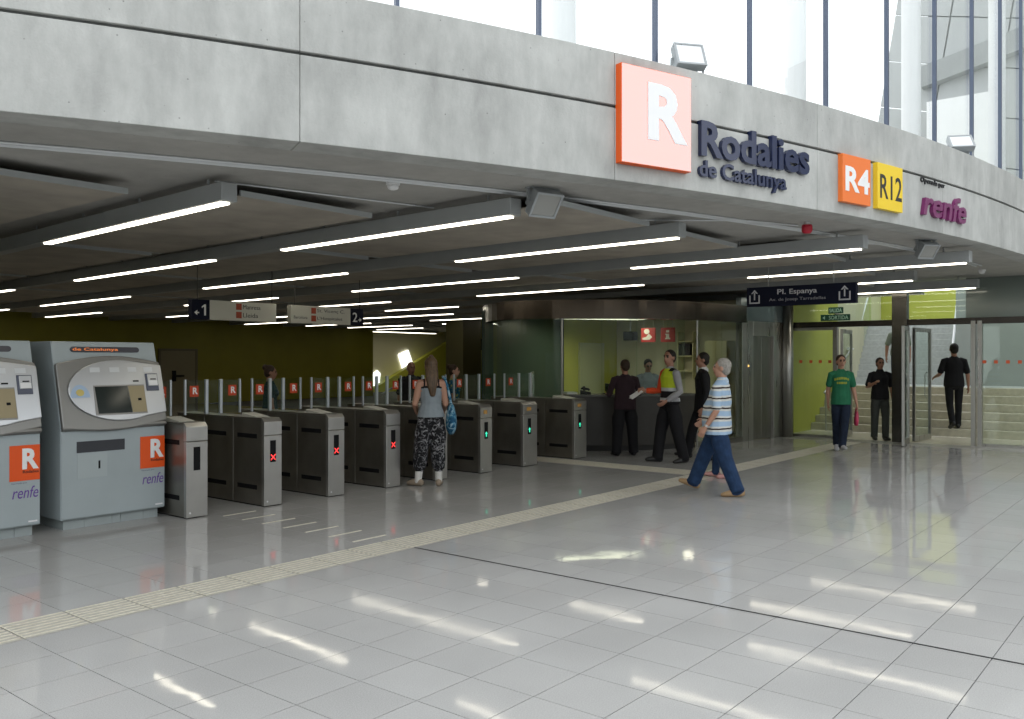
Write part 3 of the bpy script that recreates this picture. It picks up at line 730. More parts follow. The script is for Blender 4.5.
# ---- floodlights ----------------------------------------------------------------
def floodlight(label, loc, rz, tilt, size=0.34, bracket_up=True, glassm=None):
    t = thing('floodlight', label, 'floodlight', loc, rz, 'floodlights')
    mg = M('grey_floodlight_housing', (0.30, 0.32, 0.33), 0.4, 0.3)
    s = size / 2; sg = 1 if bracket_up else -1
    cz = (0.17 if bracket_up else -0.125)
    rot = Matrix.Translation((0, 0, cz)) @ Matrix.Rotation(tilt, 4, 'X')
    h = MB().extr([(-s, -s * 0.85), (s, -s * 0.85), (s, s * 0.85), (-s, s * 0.85)], (0, 0, 0), (1, 0, 0), (0, 0, 1), (0, -1, 0), -0.02, 0.06)
    h.extr([(-s * 0.75, -s * 0.6), (s * 0.75, -s * 0.6), (s * 0.75, s * 0.6), (-s * 0.75, s * 0.6)], (0, 0, 0), (1, 0, 0), (0, 0, 1), (0, -1, 0), -0.11, -0.02)
    h.xf(rot).build('housing', mg, t, bevel=0.01)
    fr = MB()
    for a, b, c, d in ((-s, s, s * 0.72, s * 0.85), (-s, s, -s * 0.85, -s * 0.72), (-s, -s * 0.86, -s * 0.72, s * 0.72), (s * 0.86, s, -s * 0.72, s * 0.72)):
        fr.box(a, b, -0.072, -0.06, c, d)
    fr.xf(rot).build('bezel', M('light_grey_bezel', (0.33, 0.35, 0.36), 0.4), t)
    MB().box(-s * 0.86, s * 0.86, -0.064, -0.06, -s * 0.72, s * 0.72).xf(rot).build('lens', glassm or M('floodlight_lens', (0.30, 0.30, 0.28), 0.25), t)
    for q in (-1, 1):
        MB().extr([(0.0, 0.0), (0.03, 0.0), (0.02, cz), (-0.01, cz)], (q * (s + 0.012), 0.0, 0), (0, 1, 0), (0, 0, 1), (1, 0, 0), -0.006, 0.006).build('bracket_arm', mg, t)
    MB().box(-s - 0.02, s + 0.02, -0.03, 0.05, 0.0 if bracket_up else -0.012, 0.012 if bracket_up else 0.0).build('bracket_base', mg, t)
    return t
s, _ = arc_hit(700, 60); floodlight('grey floodlight standing on the beam above the orange sign', (*arc_p(s, RR - 0.16), 4.33), arc_rz(s) - 0.35, math.radians(-25), 0.30, True, M('bright_lens', (0.75, 0.77, 0.78), 0.12))
s, _ = arc_hit(973, 150); floodlight('grey floodlight standing on the beam above the purple word', (*arc_p(s, RR - 0.16), 4.33), arc_rz(s) - 0.9, math.radians(-42), 0.30, True, M('bright_lens', (0.75, 0.77, 0.78), 0.12))
q = at_z(543, 203, 3.09); floodlight('square floodlight hanging under the soffit left of the orange sign', (*q, HC), math.radians(-18), math.radians(38), 0.29, False)
q = at_z(926, 250, 3.09); floodlight('square floodlight hanging under the soffit below the purple word', (*q, HC), math.radians(-35), math.radians(38), 0.25, False)

# ---- detectors and bell under the soffit --------------------------------------------
def detector(label, px, py):
    q = at_z(px, py, HC - 0.03)
    t = thing('smoke_detector', label, 'detector', (*q, HC), 0, 'ceiling detectors')
    MB().lathe([(0.062, 0), (0.062, -0.025), (0.05, -0.03)], n=20).build('base', m_white, t)
    MB().lathe([(0.045, -0.03), (0.052, -0.04), (0.045, -0.06), (0.02, -0.07)], n=20).build('chamber', m_white, t, smooth=True)
detector('white smoke detector on the soffit right of the first light rail', 393, 186)
detector('white smoke detector on the soffit near the right edge', 982, 272)
q = at_z(807, 228, HC - 0.06)
t = thing('alarm_bell', 'small red alarm sounder under the soffit below the line signs', 'alarm', (*q, HC))
MB().lathe([(0.03, 0), (0.03, -0.03)], n=16).build('base', m_white, t)
MB().lathe([(0.055, -0.03), (0.06, -0.05), (0.06, -0.10), (0.045, -0.125), (0.02, -0.13)], n=20).build('sounder', M('red_plastic', (0.45, 0.01, 0.03), 0.35), t, smooth=True)

# ---- hanging signs ------------------------------------------------------------------
X = 13.0; ya = at_X(748, X)[1]; yb = at_X(857, X)[1]; W = ya - yb
t = thing('hanging_sign', 'dark navy hanging sign reading Pl. Espanya with exit arrows', 'sign', (X, (ya + yb) / 2, 0), -math.pi / 2)
MB().box(-W / 2, W / 2, -0.05, 0.05, 2.485, 2.785).build('panel', m_signnavy, t, bevel=0.004)
mb = MB(); text_mb(mb, 'Pl.', -0.34, -0.205, 2.66, 2.738, -0.05, bold=0.012, depth=0.003); mb.build('lettering', M('sign_white_print', (0.55, 0.56, 0.58), 0.5), t); mb = MB(); text_mb(mb, 'Espanya', -0.15, 0.27, 2.635, 2.735, -0.05, bold=0.012, depth=0.003); mb.build('lettering', M('sign_white_print', (0.55, 0.56, 0.58), 0.5), t)
words('Av. de Josep Tarradellas', -0.47, 0.40, 2.545, 2.605, -0.05, M('sign_grey_print', (0.28, 0.28, 0.30), 0.5), t)
for cx in (-W / 2 + 0.13, W / 2 - 0.16):
    mb = MB()
    for a, b, c, d in ((-0.085, -0.065, 2.545, 2.66), (0.065, 0.085, 2.545, 2.66), (-0.085, 0.085, 2.53, 2.55), (-0.01, 0.01, 2.585, 2.70)):
        mb.box(cx + a, cx + b, -0.053, -0.05, c, d)
    mb.extr([(cx, 2.745), (cx - 0.055, 2.685), (cx - 0.03, 2.685), (cx, 2.715), (cx + 0.03, 2.685), (cx + 0.055, 2.685)], (0, -0.05, 0), (1, 0, 0), (0, 0, 1), (0, -1, 0), 0, 0.003)
    mb.build('exit_symbol', M('sign_white_print', (0.55, 0.56, 0.58), 0.5), t)
for cx in (-0.5, 0.5): MB().tube([(cx, 0, 2.78), (cx, 0, HC)], 0.008, 6).build('hanger', m_rail, t)

Y = 12.0
m_plw = M('off_white_sign_face', (0.62, 0.61, 0.53), 0.5); m_plr = M('red_logo_print', (0.40, 0.06, 0.02), 0.5); m_plk = M('dark_grey_print', (0.06, 0.06, 0.06), 0.5)
def platform_sign(label, pa, pb, num, num_left, lines, extra=None):
    xa = at_Y(pa, Y)[0]; xb = at_Y(pb, Y)[0]; w = xb - xa
    t = thing('platform_sign', label, 'sign', ((xa + xb) / 2, Y, 0), 0, 'platform signs')
    z0, z1 = 2.27, 2.57
    nb = 0.30
    l, r = (-w / 2 + nb, w / 2) if num_left else (-w / 2, w / 2 - nb)
    MB().box(l, r, -0.05, 0.05, z0, z1).build('panel', m_plw, t, bevel=0.003)
    l2, r2 = (-w / 2, -w / 2 + nb) if num_left else (w / 2 - nb, w / 2)
    MB().box(l2, r2, -0.05, 0.05, z0, z1).build('number_panel', m_signnavy, t, bevel=0.003)
    mb = MB()
    if num == '1': mb.extr([(l2 + 0.205, z0 + 0.06), (l2 + 0.235, z0 + 0.06), (l2 + 0.235, z0 + 0.23), (l2 + 0.21, z0 + 0.23), (l2 + 0.165, z0 + 0.195), (l2 + 0.165, z0 + 0.17), (l2 + 0.205, z0 + 0.195)], (0, -0.05, 0), (1, 0, 0), (0, 0, 1), (0, -1, 0), 0, 0.002)
    else: text_mb(mb, num, l2 + 0.05, l2 + 0.16, z0 + 0.06, z0 + 0.23, -0.05, bold=0.01)
    ax = l2 + 0.08 if num_left else l2 + 0.22
    d = -1 if num_left else 1
    mb.extr([(ax + d * 0.04, z0 + 0.10), (ax - d * 0.01, z0 + 0.14), (ax - d * 0.01, z0 + 0.06)], (0, -0.05, 0), (1, 0, 0), (0, 0, 1), (0, -1, 0), 0, 0.002)
    mb.box(min(ax - d * 0.04, ax), max(ax - d * 0.04, ax), -0.052, -0.05, z0 + 0.092, z0 + 0.108)
    mb.build('number', m_signw, t)
    lx = l + (0.46 if num_left else 0.42)
    for k, zz in enumerate((z0 + 0.17, z0 + 0.04)):
        MB().box(lx, lx + 0.10, -0.052, -0.05, zz, zz + 0.10).build('line_logo', m_plr, t)
        words(lines[k], lx + 0.125, lx + 0.125 + 0.046 * len(lines[k]), zz + 0.015, zz + 0.085, -0.05, m_plk, t, depth=0.002)
    if extra:
        mb = MB(); text_mb(mb, extra, l + 0.06, l + 0.34, z0 + 0.075, z0 + 0.125, -0.05, depth=0.002); mb.build('lettering', m_plk, t)
    for cx in (-w / 2 + 0.12, w / 2 - 0.05): MB().tube([(cx, 0, z1), (cx, 0, HC)], 0.006, 6).build('hanger', m_dark, t)
platform_sign('white hanging platform sign with dark 1 box, left of its twin', 190, 274.5, '1', True, ['Manresa', 'Lleida'])
platform_sign('white hanging platform sign with dark 2 box, right of its twin', 289, 361.5, '2', False, ['St. Vicenç C.', "L'Hospitalet"], 'Barcelona')

# green exit sign above the doors
t = thing('exit_sign', 'green exit sign reading SALIDA SORTIDA above the glass doors', 'sign', (XE - 0.12, (ey(823) + ey(852)) / 2, 0), -math.pi / 2)
m_exit = M('dark_green_sign', (0.006, 0.06, 0.035), 0.4)
w = abs(ey(823) - ey(852))
MB().box(-0.14, 0.16, -0.02, 0.02, 2.62, 2.75).build('upper_panel', m_exit, t); MB().box(-w / 2, w / 2, -0.02, 0.02, 2.47, 2.60).build('lower_panel', m_exit, t)
MB().box(-0.02, 0.04, -0.01, 0.12, 2.60, 2.62).build('bracket', m_steel, t)
mb = MB(); text_mb(mb, 'SALIDA', -0.12, 0.14, 2.645, 2.725, -0.02, bold=0.01); mb.build('lettering', M('pale_green_print', (0.35, 0.55, 0.45), 0.5), t); mb = MB(); text_mb(mb, 'SORTIDA', -0.13, w / 2 - 0.03, 2.495, 2.575, -0.02, bold=0.01)
mb.extr([(-w / 2 + 0.04, 2.535), (-w / 2 + 0.09, 2.575), (-w / 2 + 0.09, 2.495)], (0, -0.02, 0), (1, 0, 0), (0, 0, 1), (0, -1, 0), 0, 0.002)
mb.build('lettering', M('pale_green_print', (0.35, 0.55, 0.45), 0.5), t)

# ---- ticket machines --------------------------------------------------------------------
m_mgrey = M('grey_machine_paint', (0.37, 0.42, 0.435), 0.42, var=0.04, vscale=3)
m_msilver = M('silver_console', (0.52, 0.53, 0.54), 0.3, 0.85, var=0.06, vscale=2)
m_mframe = M('grey_console_frame', (0.24, 0.235, 0.22), 0.35, 0.5)
m_beigeplate = M('beige_keypad_plate', (0.34, 0.28, 0.16), 0.5)
m_screen = M('dark_screen_glass', (0.015, 0.022, 0.02), 0.12)
def machine(label, x0, cut):
    W = 1.07
    t = thing('ticket_machine', label, 'ticket machine', (x0, 8.65, 0), 0, 'ticket machines')
    PF = [(0, 0.10), (0, 1.0), (0.22, 1.84), (0.75, 1.84), (0.75, 0.10)]
    MB().extr(PF, (0, 0, 0), (0, 1, 0), (0, 0, 1), (1, 0, 0), 0, W).build('cabinet', m_mgrey, t, bevel=0.012)
    # plinth blocks
    for a, b in ((0.05, 0.25), (0.254, 0.53), (0.534, 0.62), (0.624, 0.86), (0.864, 1.02)):
        MB().box(a, b, 0.06, 0.70, 0, 0.10).build('plinth_block', M('grey_plinth_block', (0.34, 0.38, 0.38), 0.6, var=0.06), t)
    # sloping console: (u, v) on the upper front
    O = (0, 0, 1.0); U = (1, 0, 0); vl = math.hypot(0.22, 0.84); V = (0, 0.22 / vl, 0.84 / vl); N = (0, -0.84 / vl, 0.22 / vl)
    def plate(pts, a, b, name, mat, parent=t, bev=0.0):
        return MB().extr(pts, O, U, V, N, a, b).build(name, mat, parent, bevel=bev)
    top = [(W * k / 14, 0.63 + 0.075 * math.sin(math.pi * min(1, (k / 14) * 1.0)) + 0.01 * (k / 14)) for k in range(15)][::-1]
    bot = [(W * k / 14, -0.02 - 0.055 * math.sin(math.pi * k / 14) + 0.035 * (k / 14)) for k in range(15)]
    fr = plate(bot + top, 0, 0.05, 'console_frame', m_mframe, t, 0.012)
    ov = []
    for k in range(0, 25):                       # left half of an oval, open to the right edge
        a = math.radians(72 + 226 * k / 24)
        ov.append((0.60 + 0.52 * math.cos(a), 0.345 + 0.315 * math.sin(a)))
    ov = [(W - 0.004, 0.60)] + ov + [(W - 0.004, 0.10)]
    con = plate(ov, 0.05, 0.075, 'console', m_msilver, t, 0.006)
    # ledge under the console
    for k in range(14):
        pass
    MB().extr([(0, 0.0), (0, 0.07), (-0.045, 0.06), (-0.055, 0.03)], (0, 0, 0.955), (0, 1, 0), (0, 0, 1), (1, 0, 0), 0.002, W - 0.002).build('console_ledge', m_mframe, t, bevel=0.01)
    # screen
    plate([(0.32, 0.09), (0.855, 0.09), (0.85, 0.395), (0.325, 0.395)], 0.075, 0.082, 'screen_bezel', M('bezel_grey', (0.30, 0.29, 0.27), 0.4), con, 0.003)
    plate([(0.345, 0.105), (0.69, 0.105), (0.67, 0.38), (0.335, 0.38)], 0.082, 0.085, 'screen', m_screen, con)
    plate([(0.695, 0.105), (0.845, 0.105), (0.845, 0.38), (0.675, 0.38)], 0.082, 0.086, 'keypad_plate', m_beigeplate, con)
    plate([(0.765, 0.225), (0.80, 0.225), (0.80, 0.25), (0.765, 0.25)], 0.086, 0.089, 'coin_slot', m_black, con)
    plate([(0.74, 0.425), (0.80, 0.425), (0.80, 0.44), (0.74, 0.44)], 0.075, 0.079, 'ticket_slot', m_black, con)
    cr = plate([(0.875, 0.325), (1.01, 0.325), (1.01, 0.51), (0.875, 0.51)], 0.075, 0.084, 'card_reader', M('blue_grey_reader', (0.09, 0.10, 0.14), 0.4), con, 0.004)
    plate([(0.893, 0.375), (1.0, 0.375), (1.0, 0.50), (0.893, 0.50)], 0.084, 0.094, 'reader_face', m_msilver, con, 0.004)
    plate([(0.92, 0.44), (0.98, 0.44), (0.98, 0.452), (0.92, 0.452)], 0.094, 0.096, 'reader_slot', m_black, con)
    plate([(0.90, 0.38), (0.992, 0.38), (0.992, 0.43), (0.90, 0.43)], 0.094, 0.098, 'reader_lip', m_white, con)
    m_lab = M('pale_pictogram_label', (0.62, 0.64, 0.65), 0.5); m_blue = M('light_blue_sticker', (0.38, 0.50, 0.66), 0.5)
    for a, b in ((0.31, 0.41), (0.51, 0.61), (0.70, 0.79), (0.87, 0.965)):
        plate([(a, 0.53), (b, 0.53), (b, 0.58), (a, 0.58)], 0.075, 0.077, 'pictogram_label', m_lab, con)
    arcp = [(0.19 + 0.095 * math.cos(math.radians(a)), 0.275 + 0.13 * math.sin(math.radians(a))) for a in range(0, 181, 15)]
    plate(arcp, 0.075, 0.0765, 'map_sticker', m_blue, con)
    arcp = [(0.19 + 0.04 * math.cos(math.radians(a)), 0.325 + 0.035 * math.sin(math.radians(a))) for a in range(0, 360, 30)]
    plate(arcp, 0.0765, 0.078, 'map_emblem', M('yellow_emblem', (0.62, 0.50, 0.15), 0.5), con)
    # header display
    cap = [(0.205 + 0.028 * math.cos(math.radians(a)), 0.785 + 0.028 * math.sin(math.radians(a))) for a in range(90, 271, 30)]
    cap += [(0.86 + 0.028 * math.cos(math.radians(a)), 0.785 + 0.028 * math.sin(math.radians(a))) for a in range(-90, 91, 30)]
    dp = plate(cap, 0, 0.008, 'header_display', M('grey_display_glass', (0.06, 0.06, 0.075), 0.3), t)
    mb = MB(); text_mb(mb, 'de Catalunya', 0.20, 0.66, 0, 0.04, 0, bold=0.005)
    pts = [np.array(O) + p[0] * np.array(U) + (0.763 + p[2]) * np.array(V) + (0.008 - p[1]) * np.array(N) for p in mb.v]
    MB().add(pts, mb.f).build('display_text', M('orange_led_text', (0.6, 0.2, 0.05), 0.5, emit=(1.0, 0.25, 0.06), estr=0.35), dp)
    # lower door
    lp = MB().box(0.008, W - 0.008, -0.006, 0.0, 0.115, 0.94).build('front_door', m_mgrey, t)
    MB().box(0.15, 0.63, -0.010, -0.006, 0.745, 0.855).build('dispense_slot', M('dark_slot', (0.035, 0.037, 0.045), 0.4), lp)
    MB().box(0.155, 0.45, -0.009, -0.006, 0.49, 0.735).build('coin_return_flap', M('flap_grey', (0.40, 0.45, 0.46), 0.4), lp, bevel=0.002)
    MB().box(0.362, 0.38, -0.012, -0.009, 0.575, 0.655).build('keyhole', m_black, lp)
    lg = MB().box(0.795, 1.062, -0.010, -0.006, 0.53, 0.86).build('logo_square', m_orange, lp)
    mb = MB(); text_mb(mb, 'R', 0.905, 1.052, 0.635, 0.83, -0.010, bold=0.04, depth=0.002); mb.build('logo_letter', m_signw, lg)
    mb = MB(); text_mb(mb, 'Rodalies', 0.91, 1.05, 0.598, 0.625, -0.010, bold=0.02, depth=0.002); mb.build('logo_caption', M('brown_print', (0.10, 0.02, 0.01), 0.5), lg)
    mb = MB(); text_mb(mb, 'renfe', 0.82, 1.05, 0.365, 0.475, -0.006, bold=0.0, shear=0.25, depth=0.002); mb.build('brand_lettering', m_purple2, lp)
    mb = MB(); text_mb(mb, 'Operada per', 0.81, 0.95, 0.50, 0.515, -0.006, depth=0.002); mb.build('small_lettering', M('grey_print', (0.15, 0.16, 0.17), 0.5), lp)
    MB().box(0.96, 1.04, -0.008, -0.006, 0.135, 0.15).build('serial_plate', m_white, lp)
    return t
machine('grey ticket machine beside the gates, whole in view', 3.785, False)
machine('grey ticket machine at the left edge, cut by the frame', 2.53, True)

# ---- ticket gates ------------------------------------------------------------------------
YG, YP = 8.30, 9.50                      # front of the gates, plane of the glass flaps
m_gside = M('dark_gate_steel', (0.30, 0.285, 0.255), 0.38, 0.9, var=0.12, vscale=5, rvar=0.2)
m_gfront = M('gate_front_steel', (0.50, 0.49, 0.47), 0.34, 0.9, var=0.05, vscale=5, rvar=0.15)
m_gpost = M('pale_gate_post', (0.58, 0.62, 0.66), 0.35, 0.5)
m_redx = M('red_led', (0.6, 0.02, 0.02), 0.5, emit=(1, 0.05, 0.05), estr=1.5)
m_green = M('green_led', (0.02, 0.5, 0.3), 0.5, emit=(0.05, 0.9, 0.5), estr=0.9)
m_rstick = M('orange_gate_sticker', srgb(200, 70, 28), 0.5)
m_gglass = glass('gate_glass', (0.90, 0.95, 0.91), 0.02, 0.4)
GATES = [(4.90, 5.14, 'off', 'ticket gate next to the ticket machine, its display blank'), (5.85, 6.08, 'x', 'ticket gate with red cross, second from the ticket machine'),
         (6.76, 7.00, 'x', 'ticket gate with red cross, third from the ticket machine'), (7.70, 7.94, 'x', 'ticket gate with red cross, left of the woman in grey top'),
         (8.60, 8.84, 'o', 'ticket gate partly hidden behind the woman in grey top'), (9.55, 9.80, 'o', 'ticket gate with green light, right of the woman in grey top'),
         (10.55, 10.90, 'o', 'wide ticket gate with green light, second from the office'), (11.93, 12.28, 'o', 'last ticket gate at the right end, nearest the office counter')]
LG = 1.83
for gi, (x0, x1, disp, lb) in enumerate(GATES):
    w = x1 - x0
    t = thing('ticket_gate', 'brushed steel ' + lb, 'ticket gate', (x0, YG, 0), 0, 'row of ticket gates')
    # three side sections with shadow gaps
    for k in range(3):
        a, b = 0.61 * k + (0.05 if k == 0 else 0.003), 0.61 * (k + 1) - 0.003
        MB().box(0.0, w, a, b, 0.015, 0.985).build('side_section', m_gside, t, bevel=0.006)
        for s_, xx in ((-1, 0.0), (1, w)):
            for zz in (0.185, 0.765):
                u0 = 0.61 * k + 0.14
                MB().box(min(xx, xx + s_ * 0.003), max(xx, xx + s_ * 0.003), u0, u0 + 0.38, zz, zz + 0.05).build('sensor_slot', m_black, t)
    MB().box(0.01, w - 0.01, 0.03, LG - 0.02, 0.0, 0.02).build('base_plate', m_dark, t)
    MB().box(-0.006, w + 0.006, 0.05, LG, 0.985, 1.0).build('top_plate', m_steel_dk, t, bevel=0.004)
    # front tower: lower face, tilted head
    fb = MB().box(-0.004, w + 0.004, 0.0, 0.05, 0.01, 0.80).build('front_panel', m_gfront, t, bevel=0.006)
    MB().extr([(0.0, 0.806), (0.0, 0.955), (0.045, 1.0), (0.12, 1.0), (0.12, 0.985), (0.052, 0.985), (0.052, 0.806)], (0, 0, 0), (0, 1, 0), (0, 0, 1), (1, 0, 0), -0.004, w + 0.004).build('front_head', m_gfront, t, bevel=0.004)
    MB().box(w * 0.33, w * 0.33 + 0.075, -0.004, 0.0, 0.50, 0.745).build('display', m_black, fb)
    cx = w * 0.33 + 0.0375
    if disp == 'x':
        mb = MB()
        for sg in (-1, 1):
            mb.extr([(-0.03, -0.03 * sg - 0.007), (-0.03, -0.03 * sg + 0.007), (0.03, 0.03 * sg + 0.007), (0.03, 0.03 * sg - 0.007)], (cx, -0.004, 0.555), (1, 0, 0), (0, 0, 1), (0, -1, 0), 0, 0.002 + 0.0005 * sg)
        mb.build('red_cross', m_redx, fb)
    elif disp == 'o':
        mb = MB(); mb.extr([(0, 0.04), (0.028, 0.005), (0.01, 0.005), (0.01, -0.035), (-0.01, -0.035), (-0.01, 0.005), (-0.028, 0.005)], (cx, -0.004, 0.565), (1, 0, 0), (0, 0, 1), (0, -1, 0), 0, 0.002)
        mb.build('green_arrow', m_green, fb)
    MB().lathe([(0.011, 0), (0.011, 0.004)], n=12).xf(Matrix.Translation((0.035, -0.004, 0.06)) @ Matrix.Rotation(math.pi / 2, 4, 'X')).build('lock', m_white, fb)
    # reader on the head
    if gi >= 5: MB().box(w * 0.25, w * 0.55, -0.006, 0.0, 0.865, 0.92).build('reader_light', M('dim_amber', (0.35, 0.2, 0.05), 0.5, emit=(1, 0.5, 0.1), estr=0.04), t)
    MB().extr([(0.2, 1.0), (0.2, 1.008), (0.48, 1.045), (0.48, 1.0)], (0, 0, 0), (0, 1, 0), (0, 0, 1), (1, 0, 0), 0.03, w - 0.03).build('ticket_reader', M('pale_reader_plate', (0.50, 0.49, 0.43), 0.4), t, bevel=0.004)
    # glass: pane over the body between two stout posts, flaps to both sides
    yp = YP - YG; zt = 1.42
    for xx in (0.018, w - 0.018):
        MB().box(xx - 0.019, xx + 0.019, yp - 0.02, yp + 0.02, 1.0, zt).build('post', m_gpost, t, bevel=0.006)
    MB().box(0.04, w - 0.04, yp - 0.005, yp + 0.005, 1.0, zt - 0.01).build('pane', m_gglass, t)
    right = GATES[gi + 1][0] if gi + 1 < len(GATES) else None
    left = GATES[gi - 1][1] if gi else None
    for sg, lim in ((1, right), (-1, left)):
        if lim is None and sg == 1: continue
        gap = 0.66 if lim is None else abs((lim - x1) if sg == 1 else (x0 - lim))
        if gi == 0 and sg == -1: continue
        fl = gap * 0.37
        e = w if sg == 1 else 0.0
        fo = MB().box(min(e, e + sg * fl), max(e, e + sg * fl), yp - 0.005, yp + 0.005, 1.01, zt - 0.01).build('glass_flap', m_gglass, t)
        xx = e + sg * fl
        MB().box(xx - 0.011, xx + 0.011, yp - 0.012, yp + 0.012, 1.0, zt).build('flap_edge', m_gpost, fo)
        c = e + sg * fl * 0.56
        st_ = MB().box(c - 0.058, c + 0.058, yp - 0.008, yp - 0.0055, 1.215, 1.345).build('sticker', m_rstick, fo)
        mb = MB(); text_mb(mb, 'R', c - 0.02, c + 0.045, 1.245, 1.325, yp - 0.008, bold=0.03, depth=0.002); mb.build('sticker_letter', m_signw, fo)
t = thing('glass_barrier', 'low glass barrier between the last gate and the office', 'barrier', (12.30, YP, 0))
MB().box(0.0, 1.10, -0.005, 0.005, 0.10, 1.40).xf(Matrix.Rotation(0.62, 4, 'Z')).build('pane', m_gglass, t)
MB().box(-0.01, 1.12, -0.015, 0.015, 1.40, 1.43).xf(Matrix.Rotation(0.62, 4, 'Z')).build('top_rail', m_steel, t)
for u in (0.02, 1.08):
    MB().box(u - 0.02, u + 0.02, -0.02, 0.02, 0, 1.40).xf(Matrix.Rotation(0.62, 4, 'Z')).build('post', m_steel, t)

# ---- service counter and what stands in the office ------------------------------------------
t = thing('service_counter', 'long curved dark steel service counter of the office', 'counter', (*OS[21], 0))
inv = Matrix.Translation((-OS[21][0], -OS[21][1], 0))
ribbon(OS[12:31], 0.0, 0.06, 0.10, 0.98).xf(inv).build('front', M('dark_brown_counter_panel', (0.032, 0.028, 0.022), 0.4, 0.0, var=0.1), t)
ribbon(OS[12:31], 0.05, 0.09, 0.0, 0.10).xf(inv).build('toe_kick', m_dark, t)
ribbon(OS[12:31], -0.03, 0.75, 0.98, 1.02).xf(inv).build('countertop', M('dark_stone_counter', (0.10, 0.10, 0.09), 0.25), t, bevel=0.005)
for k in (12, 18, 24, 30): pass
ribbon(OS[12:31], 0.60, 0.66, 0.0, 0.98).xf(inv).build('back_panel', m_dark, t)
# posters
def office_sign(label, pa, pb, ya_, yb_, X, letter):
    a = at_X(pa, X)[1]; b = at_X(pb, X)[1]; z1 = at_X((pa + pb) / 2, X, ya_)[2]; z0 = at_X((pa + pb) / 2, X, yb_)[2]; w = abs(a - b)
    t = thing('office_sign', label, 'sign', (X, (a + b) / 2, 0), -math.pi / 2, 'red hanging office signs')
    MB().box(-w / 2, w / 2, -0.015, 0.015, z0, z1).build('panel', M('red_sign_panel', (0.36, 0.015, 0.015), 0.45), t)
    mk = M('white_symbol', (0.75, 0.72, 0.68), 0.5); mb = MB(); h = z1 - z0
    if letter == 'i':
        mb.box(-0.035, 0.035, -0.018, -0.015, z0 + 0.08, z0 + h * 0.55); mb.box(-0.06, 0.06, -0.018, -0.015, z0 + 0.06, z0 + 0.09)
        mb.box(-0.06, 0.03, -0.018, -0.015, z0 + h * 0.5, z0 + h * 0.57); mb.box(-0.035, 0.035, -0.018, -0.015, z0 + h * 0.66, z0 + h * 0.82)
    else:
        mb.extr([(-w * .4, z0 + .05), (w * .1, z0 + .05), (w * .3, z0 + h * .35), (w * .05, z0 + h * .6), (-w * .15, z0 + h * .35), (-w * .4, z0 + h * .3)], (0, -0.015, 0), (1, 0, 0), (0, 0, 1), (0, -1, 0), 0, 0.003)
        mb.extr([(-w * .1 + .07 * math.cos(k * .7), z0 + h * .75 + .06 * math.sin(k * .7)) for k in range(9)], (0, -0.015, 0), (1, 0, 0), (0, 0, 1), (0, -1, 0), 0, 0.003)
    mb.build('symbol', mk, t)
    for cx in (-w / 3, w / 3): MB().tube([(cx, 0, z1), (cx, 0, 2.64)], 0.005, 6).build('hanger', m_steel, t)
office_sign('red hanging office sign with a white figure shape', 641.5, 655.5, 328.5, 342.5, 16.5, 'p')
office_sign('red hanging office sign with a white letter i', 661, 675, 328, 342.5, 16.5, 'i')
q = at_X(630.5, 15.2, 336.5)
t = thing('ceiling_monitor', 'small black monitor hanging above the office counter', 'monitor', (q[0], q[1], 0), -math.pi / 2)
MB().box(-0.12, 0.12, -0.10, 0.10, q[2] - 0.09, q[2] + 0.09).build('housing', m_black, t, bevel=0.02)
MB().box(-0.10, 0.10, -0.104, -0.10, q[2] - 0.07, q[2] + 0.07).build('screen', m_screen, t)
MB().tube([(0, 0, q[2] + 0.09), (0, 0, 2.64)], 0.012, 8).build('pole', m_steel, t)
# cabinet and shelf on the cream wall
a = at_X(713, 18.3)[1]; b = at_X(735, 18.3)[1]
t = thing('tall_cabinet', 'tall pale yellow cabinet against the right office wall', 'cabinet', (18.1, (a + b) / 2, 0), -math.pi / 2)
w = abs(a - b)
mcab = M('pale_yellow_cabinet', (0.60, 0.58, 0.34), 0.5)
MB().box(-w / 2, w / 2, -0.2, 0.2, 0.05, 2.08).build('body', mcab, t, bevel=0.006)
for s_ in (-1, 1):
    dd = MB().box(min(0.004 * s_, s_ * (w / 2 - 0.01)), max(0.004 * s_, s_ * (w / 2 - 0.01)), -0.215, -0.2, 0.08, 2.06).build('door', mcab, t)
    MB().box(s_ * 0.03 - 0.006, s_ * 0.03 + 0.006, -0.235, -0.215, 1.0, 1.15).build('handle', m_steel, dd)
MB().box(-w / 2 + 0.03, w / 2 - 0.03, -0.17, 0.17, 0, 0.05).build('plinth', m_dark, t)
a = at_X(681, 18.25)[1]; b = at_X(697, 18.25)[1]; w = abs(a - b)
t = thing('wall_shelf', 'open pale shelf with dark files on office wall', 'shelf', (18.2, (a + b) / 2, 0), -math.pi / 2)
for zz in (1.38, 1.72, 2.06): MB().box(-w / 2, w / 2, -0.14, 0.14, zz, zz + 0.03).build('shelf_board', mcab, t)
for xx in (-w / 2, w / 2 - 0.025): MB().box(xx, xx + 0.025, -0.14, 0.145, 1.2, 2.3).build('side', mcab, t)
rnd = random.Random(3)
x = -w / 2 + 0.04; k = 0
cols = [(0.03, 0.03, 0.035), (0.10, 0.11, 0.10), (0.05, 0.05, 0.06)]
while x < w / 2 - 0.12:
    f = MB().box(x, x + 0.06, -0.12, 0.12, 1.752, 2.02).build('file_box', M('file_%d' % (k % 3), cols[k % 3], 0.6)); f.parent = None
    f.matrix_world = Matrix.Translation((18.2, (a + b) / 2, 0)) @ Matrix.Rotation(-math.pi / 2, 4, 'Z')
    tag(f, ['leftmost', 'second', 'third', 'fourth', 'fifth', 'sixth'][k % 6] + ' dark file box from the left on the office wall shelf', 'file', 'files on the office shelf'); x += 0.072; k += 1
